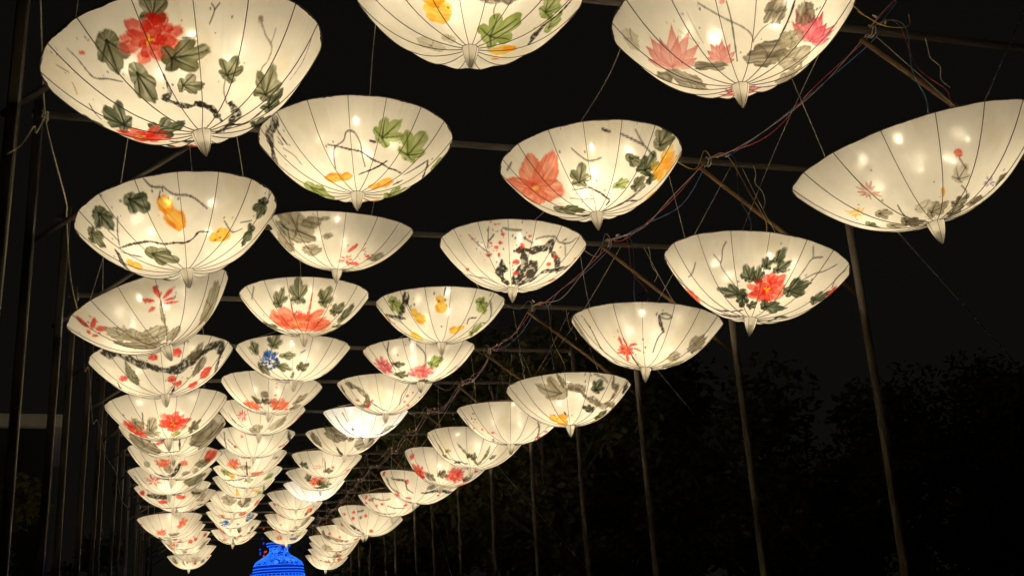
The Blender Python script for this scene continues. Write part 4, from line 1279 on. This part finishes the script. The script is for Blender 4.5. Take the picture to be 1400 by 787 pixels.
# ---------------------------------------------------------------- glowing blue vase at the end of the path
M_VB = emit_mat('vase_blue_cloth', (0.0, 0.018, 0.36), 1.0); M_VL = emit_mat('vase_blue_tube', (0.02, 0.17, 1.0), 1.25); M_VW = emit_mat('vase_white_led', (0.09, 0.32, 1.0), 1.25)
vx, vy = 2.5, 34.0
vase = empty('vase_lantern', (vx, vy, 0)); tag(vase, 'giant glowing blue vase lantern with light tube scrollwork at the end of the path', 'vase lantern')
VP = [(0.50, 0.0), (0.55, 0.08), (0.48, 0.25), (0.52, 0.6), (0.72, 1.2), (0.92, 1.9), (1.0, 2.5), (0.96, 2.95), (0.86, 3.25), (0.775, 3.46), (0.735, 3.66), (0.715, 3.80), (0.66, 3.90), (0.52, 4.00), (0.36, 4.09), (0.27, 4.17), (0.25, 4.25), (0.27, 4.33), (0.33, 4.37), (0.345, 4.45), (0.31, 4.47)]
ns = 48; Vv = []; Fv = []
for r_, z_ in VP:
    for i in range(ns): Vv.append((r_*math.cos(2*math.pi*i/ns), r_*math.sin(2*math.pi*i/ns), z_))
for j in range(len(VP)-1):
    for i in range(ns): Fv.append((j*ns+i, j*ns+(i+1) % ns, (j+1)*ns+(i+1) % ns, (j+1)*ns+i))
mesh_obj('body', pymesh('vase_body', Vv, Fv, M_VB, True), None, vase)
def vr(z):
    for (r0, z0), (r1, z1) in zip(VP, VP[1:]):
        if z0 <= z <= z1: return r0 + (r1-r0)*(z-z0)/max(z1-z0, 1e-6)
    return VP[-1][0]
for z_, rad in ((4.45, .014), (4.37, .012), (4.19, .010), (3.80, .012), (3.70, .014), (3.62, .012), (3.54, .010), (3.47, .014), (3.30, .012), (2.9, .012), (1.2, .012), (0.6, .012), (0.26, .012)):
    tube_obj('light_band', [((vr(z_)+.012)*math.cos(a), (vr(z_)+.012)*math.sin(a), z_) for a in np.linspace(0, 2*math.pi, 61)[:-1]], rad, M_VL, vase, 5, True)
sv = random.Random(4); bigV = {0: [], 1: []}; bigF = {0: [], 1: []}
for i in range(620):
    z0 = sv.choice((sv.uniform(3.82, 4.30), sv.uniform(3.82, 4.10), sv.uniform(2.95, 3.44), sv.uniform(0.7, 2.9))); a0 = sv.uniform(0, 6.283); r0 = sv.uniform(.03, .085); tw = sv.choice((-1, 1)); pts = []
    for j in range(15):
        t = j/14; aa = t*tw*sv.uniform(7.2, 7.6) + i; rr = r0*(1-0.72*t); zz = min(4.44, max(0.1, z0+rr*math.sin(aa))); R_ = vr(zz)+0.014; th = a0 + rr*math.cos(aa)/max(R_, .2)
        pts.append((R_*math.cos(th), R_*math.sin(th), zz))
    w = 1 if sv.random() < 0.08 else 0; V, F = tube(pts, 0.0085, 4); b = len(bigV[w]); bigV[w] += V; bigF[w] += [tuple(x+b for x in f) for f in F]
for w, mm, nm in ((0, M_VL, 'scrollwork'), (1, M_VW, 'bright_scrollwork')):
    o = mesh_obj(nm, pymesh(nm, bigV[w], bigF[w], mm, True), None, vase); o['kind'] = 'stuff'
for i in range(40):
    a = i*2*math.pi/40; pts = [((vr(z_)+.013)*math.cos(a), (vr(z_)+.013)*math.sin(a), z_) for z_ in (3.475, 3.5, 3.535)]
    tube_obj('light_bar', pts, 0.012, M_VL, vase, 4)
# two strands of tiny coloured lights behind it
for sx, sy, z0, z1, c, lab in ((2.45, 38.5, 4.4, 5.8, (1.0, 0.08, 0.05), 'strand of tiny red lights hanging behind the vase lantern'), (2.1, 38.0, 3.2, 5.0, (0.03, 0.08, 1.0), 'strand of tiny blue lights hanging behind the vase lantern')):
    st = empty('light_strand', (sx, sy, z0)); tag(st, lab, 'string lights', 'coloured light strands')
    tube_obj('strand_wire', [(0, 0, -z0), (0.02, 0, 0.3), (0, 0, z1-z0)], 0.006, M_SOCKET, st, 4)
    mm = emit_mat('strand_bulb_glow', c, 0.55); bm_ = icosphere('strand_bulb', 0.035, 1, mm)
    for i in range(9):
        b = mesh_obj('strand_bulb', bm_, None, st); b.location = (sv.uniform(-.22, .22), 0.03, sv.uniform(0, z1-z0))

# ---------------------------------------------------------------- pale flat-roofed building beyond the dark posts
M_ROOFE = rough_mat('pale_roof_edge', (0.40, 0.38, 0.34), (0.52, 0.49, 0.43), 2, 0.8, 0.2); M_WALL = rough_mat('dark_render_wall', (0.008, 0.008, 0.007), (0.016, 0.015, 0.013), 1.5, 0.85, 0.2)
M_PANE = rough_mat('dark_window_glass', (0.01, 0.012, 0.015), (0.015, 0.017, 0.02), 1, 0.1, 0.0); M_WFR = rough_mat('window_frame_paint', (0.10, 0.09, 0.08), (0.14, 0.13, 0.11), 3, 0.6, 0.1)
bd = empty('building', (-2.92, 26, 0)); bd.rotation_euler = (0, 0, R(5.4)); tag(bd, 'low building with a pale flat roof edge half hidden behind the dark posts', 'building')
def box_mesh(name, x0, x1, y0, y1, z0, z1, m): 
    V = [(x, y, z) for x in (x0, x1) for y in (y0, y1) for z in (z0, z1)]
    return pymesh(name, V, [(0, 1, 3, 2), (4, 6, 7, 5), (0, 4, 5, 1), (2, 3, 7, 6), (0, 2, 6, 4), (1, 5, 7, 3)], m)
mesh_obj('wall', box_mesh('wall', -14, -0.25, 0.25, 5.8, 0, 6.518, M_WALL), None, bd)
mesh_obj('roof', box_mesh('roof', -14.3, 0, 0, 6.0, 6.52, 6.80, M_ROOFE), None, bd)
for fl in range(2):
    for i in range(5):
        x0 = -2.4-i*2.5; z0 = 0.9+fl*2.9
        w = mesh_obj('window', box_mesh('window', x0-0.75, x0+0.75, 0.19, 0.248, z0, z0+1.5, M_WFR), None, bd)
        for s in (-1, 1): mesh_obj('pane', box_mesh('pane', x0+s*0.36-0.3, x0+s*0.36+0.3, 0.17, 0.188, z0+0.08, z0+1.42, M_PANE), None, w)

# ---------------------------------------------------------------- trees
M_BARK = rough_mat('tree_bark', (0.05, 0.04, 0.03), (0.11, 0.09, 0.065), 6, 0.9, 0.6, 0, (1, 1, 0.3))
M_LEAF = trans_mat('tree_leaf', (0.12, 0.115, 0.045), (0.12, 0.12, 0.04), 0.35)
def make_tree(seed, h, rad, trunk_h, leaves, lobes):
    r = random.Random(seed); tv = []; tf = []
    def limb(a, b, ra, rb, bend):
        mid = (Vector(a)+Vector(b))/2 + Vector((r.uniform(-bend, bend), r.uniform(-bend, bend), r.uniform(0, bend)))
        V, F = tube(spline([a, mid, b], 5), [ra+(rb-ra)*i/10 for i in range(11)], 7); o = len(tv); tv.extend(V); tf.extend([tuple(x+o for x in f) for f in F])
    top = Vector((r.uniform(-.3, .3), r.uniform(-.3, .3), trunk_h)); limb((0, 0, -0.05), top, 0.20, 0.13, 0.12); cs = []
    for i in range(lobes):
        a = i*2.4+r.uniform(-.4, .4); rr = rad*math.sqrt(r.uniform(0.05, 1.0)); z = trunk_h + (h-trunk_h)*(0.12+0.80*r.random()**0.8*(1-0.45*(rr/rad)**2))
        c = Vector((rr*math.cos(a), rr*math.sin(a), z)); cs.append((c, r.uniform(.55, 1.15)*rad*0.33))
        if i % 2 == 0: limb(top - Vector((0, 0, r.uniform(0, .5))), c, 0.075, 0.018, 0.3)
    co = []; q = []
    for i in range(leaves):
        c, s = cs[r.randrange(len(cs))]; d = Vector((r.gauss(0, 1), r.gauss(0, 1), r.gauss(0, .8))).normalized()*s*(r.random()**0.45)
        p_ = c + d; u = Vector((r.gauss(0, 1), r.gauss(0, 1), r.gauss(0, .6))).normalized(); v = u.orthogonal().normalized(); v.rotate(Quaternion(u, r.uniform(0, 6.28)))
        l = r.uniform(.06, .13); w = l*0.5; b = len(co); co += [p_-u*l, p_+v*w, p_+u*l, p_-v*w]; q.append((b, b+1, b+2, b+3))
    return pymesh('trunk', tv, tf, M_BARK, True), quads_mesh('crown', [tuple(x) for x in co], q, M_LEAF, False)
KIND = [make_tree(31, 7.0, 2.9, 2.2, 9000, 26), make_tree(47, 8.2, 3.1, 3.0, 10000, 30), make_tree(59, 4.8, 2.0, 0.9, 7000, 20)]
TREES = [(6.8, 20.0, 1, 0.98, 0.3, 'forked tree with a pale trunk behind the guy wire beside the round posts'),
         (9.9, 18.5, 0, 0.95, 1.2, 'dark leafy tree standing next behind the second round post'),
         (13.2, 21.5, 0, 0.78, 2.7, 'low rounded dark tree in the dip of the tree line'),
         (15.6, 17.0, 0, 0.92, 4.0, 'broad dark tree at the end of the tree line farthest from the path'),
         (6.6, 28.0, 1, 1.10, 5.1, 'tall dense tree rising behind the cables near the far umbrellas'),
         (9.8, 27.0, 1, 1.05, 2.2, 'tall dark tree filling the line behind the forked tree'),
         (6.2, 35.0, 1, 1.12, 0.9, 'tall tree growing beside the vase lantern end of the path'),
         (19.5, 23.0, 1, 0.95, 3.3, 'far dark tree beyond the end of the guy wire'),
         (12.0, 31.0, 1, 1.15, 1.7, 'tallest far tree deep behind the round posts'),
         (5.6, 16.5, 2, 0.62, 1.1, 'low shrub at the foot of the round posts'),
         (8.3, 15.0, 2, 0.78, 2.1, 'dark shrub in front of the forked tree'),
         (11.2, 15.2, 2, 0.85, 3.9, 'dark shrub below the low rounded tree'),
         (14.0, 14.2, 2, 0.80, 5.2, 'dark shrub below the broad end tree'),
         (17.5, 19.0, 2, 0.95, 0.2, 'dense shrub filling the gap between the end trees'),
         (8.6, 22.5, 2, 1.05, 1.6, 'tall shrub between the two tall trees'),
         (5.0, 25.0, 2, 0.95, 4.7, 'shrub close behind the far round posts'),
         (12.0, 24.0, 2, 1.15, 2.9, 'broad shrub behind the low rounded tree'),
         (7.4, 18.0, 2, 0.80, 0.6, 'shrub at the foot of the forked tree'),
         (6.0, 21.5, 2, 0.85, 2.6, 'shrub behind the foot of the forked tree'),
         (4.9, 31.5, 2, 0.9, 3.5, 'shrub beside the far end of the round posts'),
         (-3.3, 21.0, 2, 1.0, 0.4, 'bushy green tree below the pale roof edge'),
         (-4.6, 18.2, 2, 0.95, 2.4, 'dark bushy tree in front of the low building'),
         (-2.5, 28.5, 2, 0.8, 4.4, 'small bushy tree beyond the corner of the low building')]
for x, y, kd, s, rz, lab in TREES:
    t = empty('broadleaf_tree', (x, y, 0)); t.rotation_euler = (0, 0, rz); t.scale = (s, s, s); tag(t, lab, 'tree', 'trees beside the path')
    mesh_obj('trunk', KIND[kd][0], None, t); o = mesh_obj('crown', KIND[kd][1], None, t)
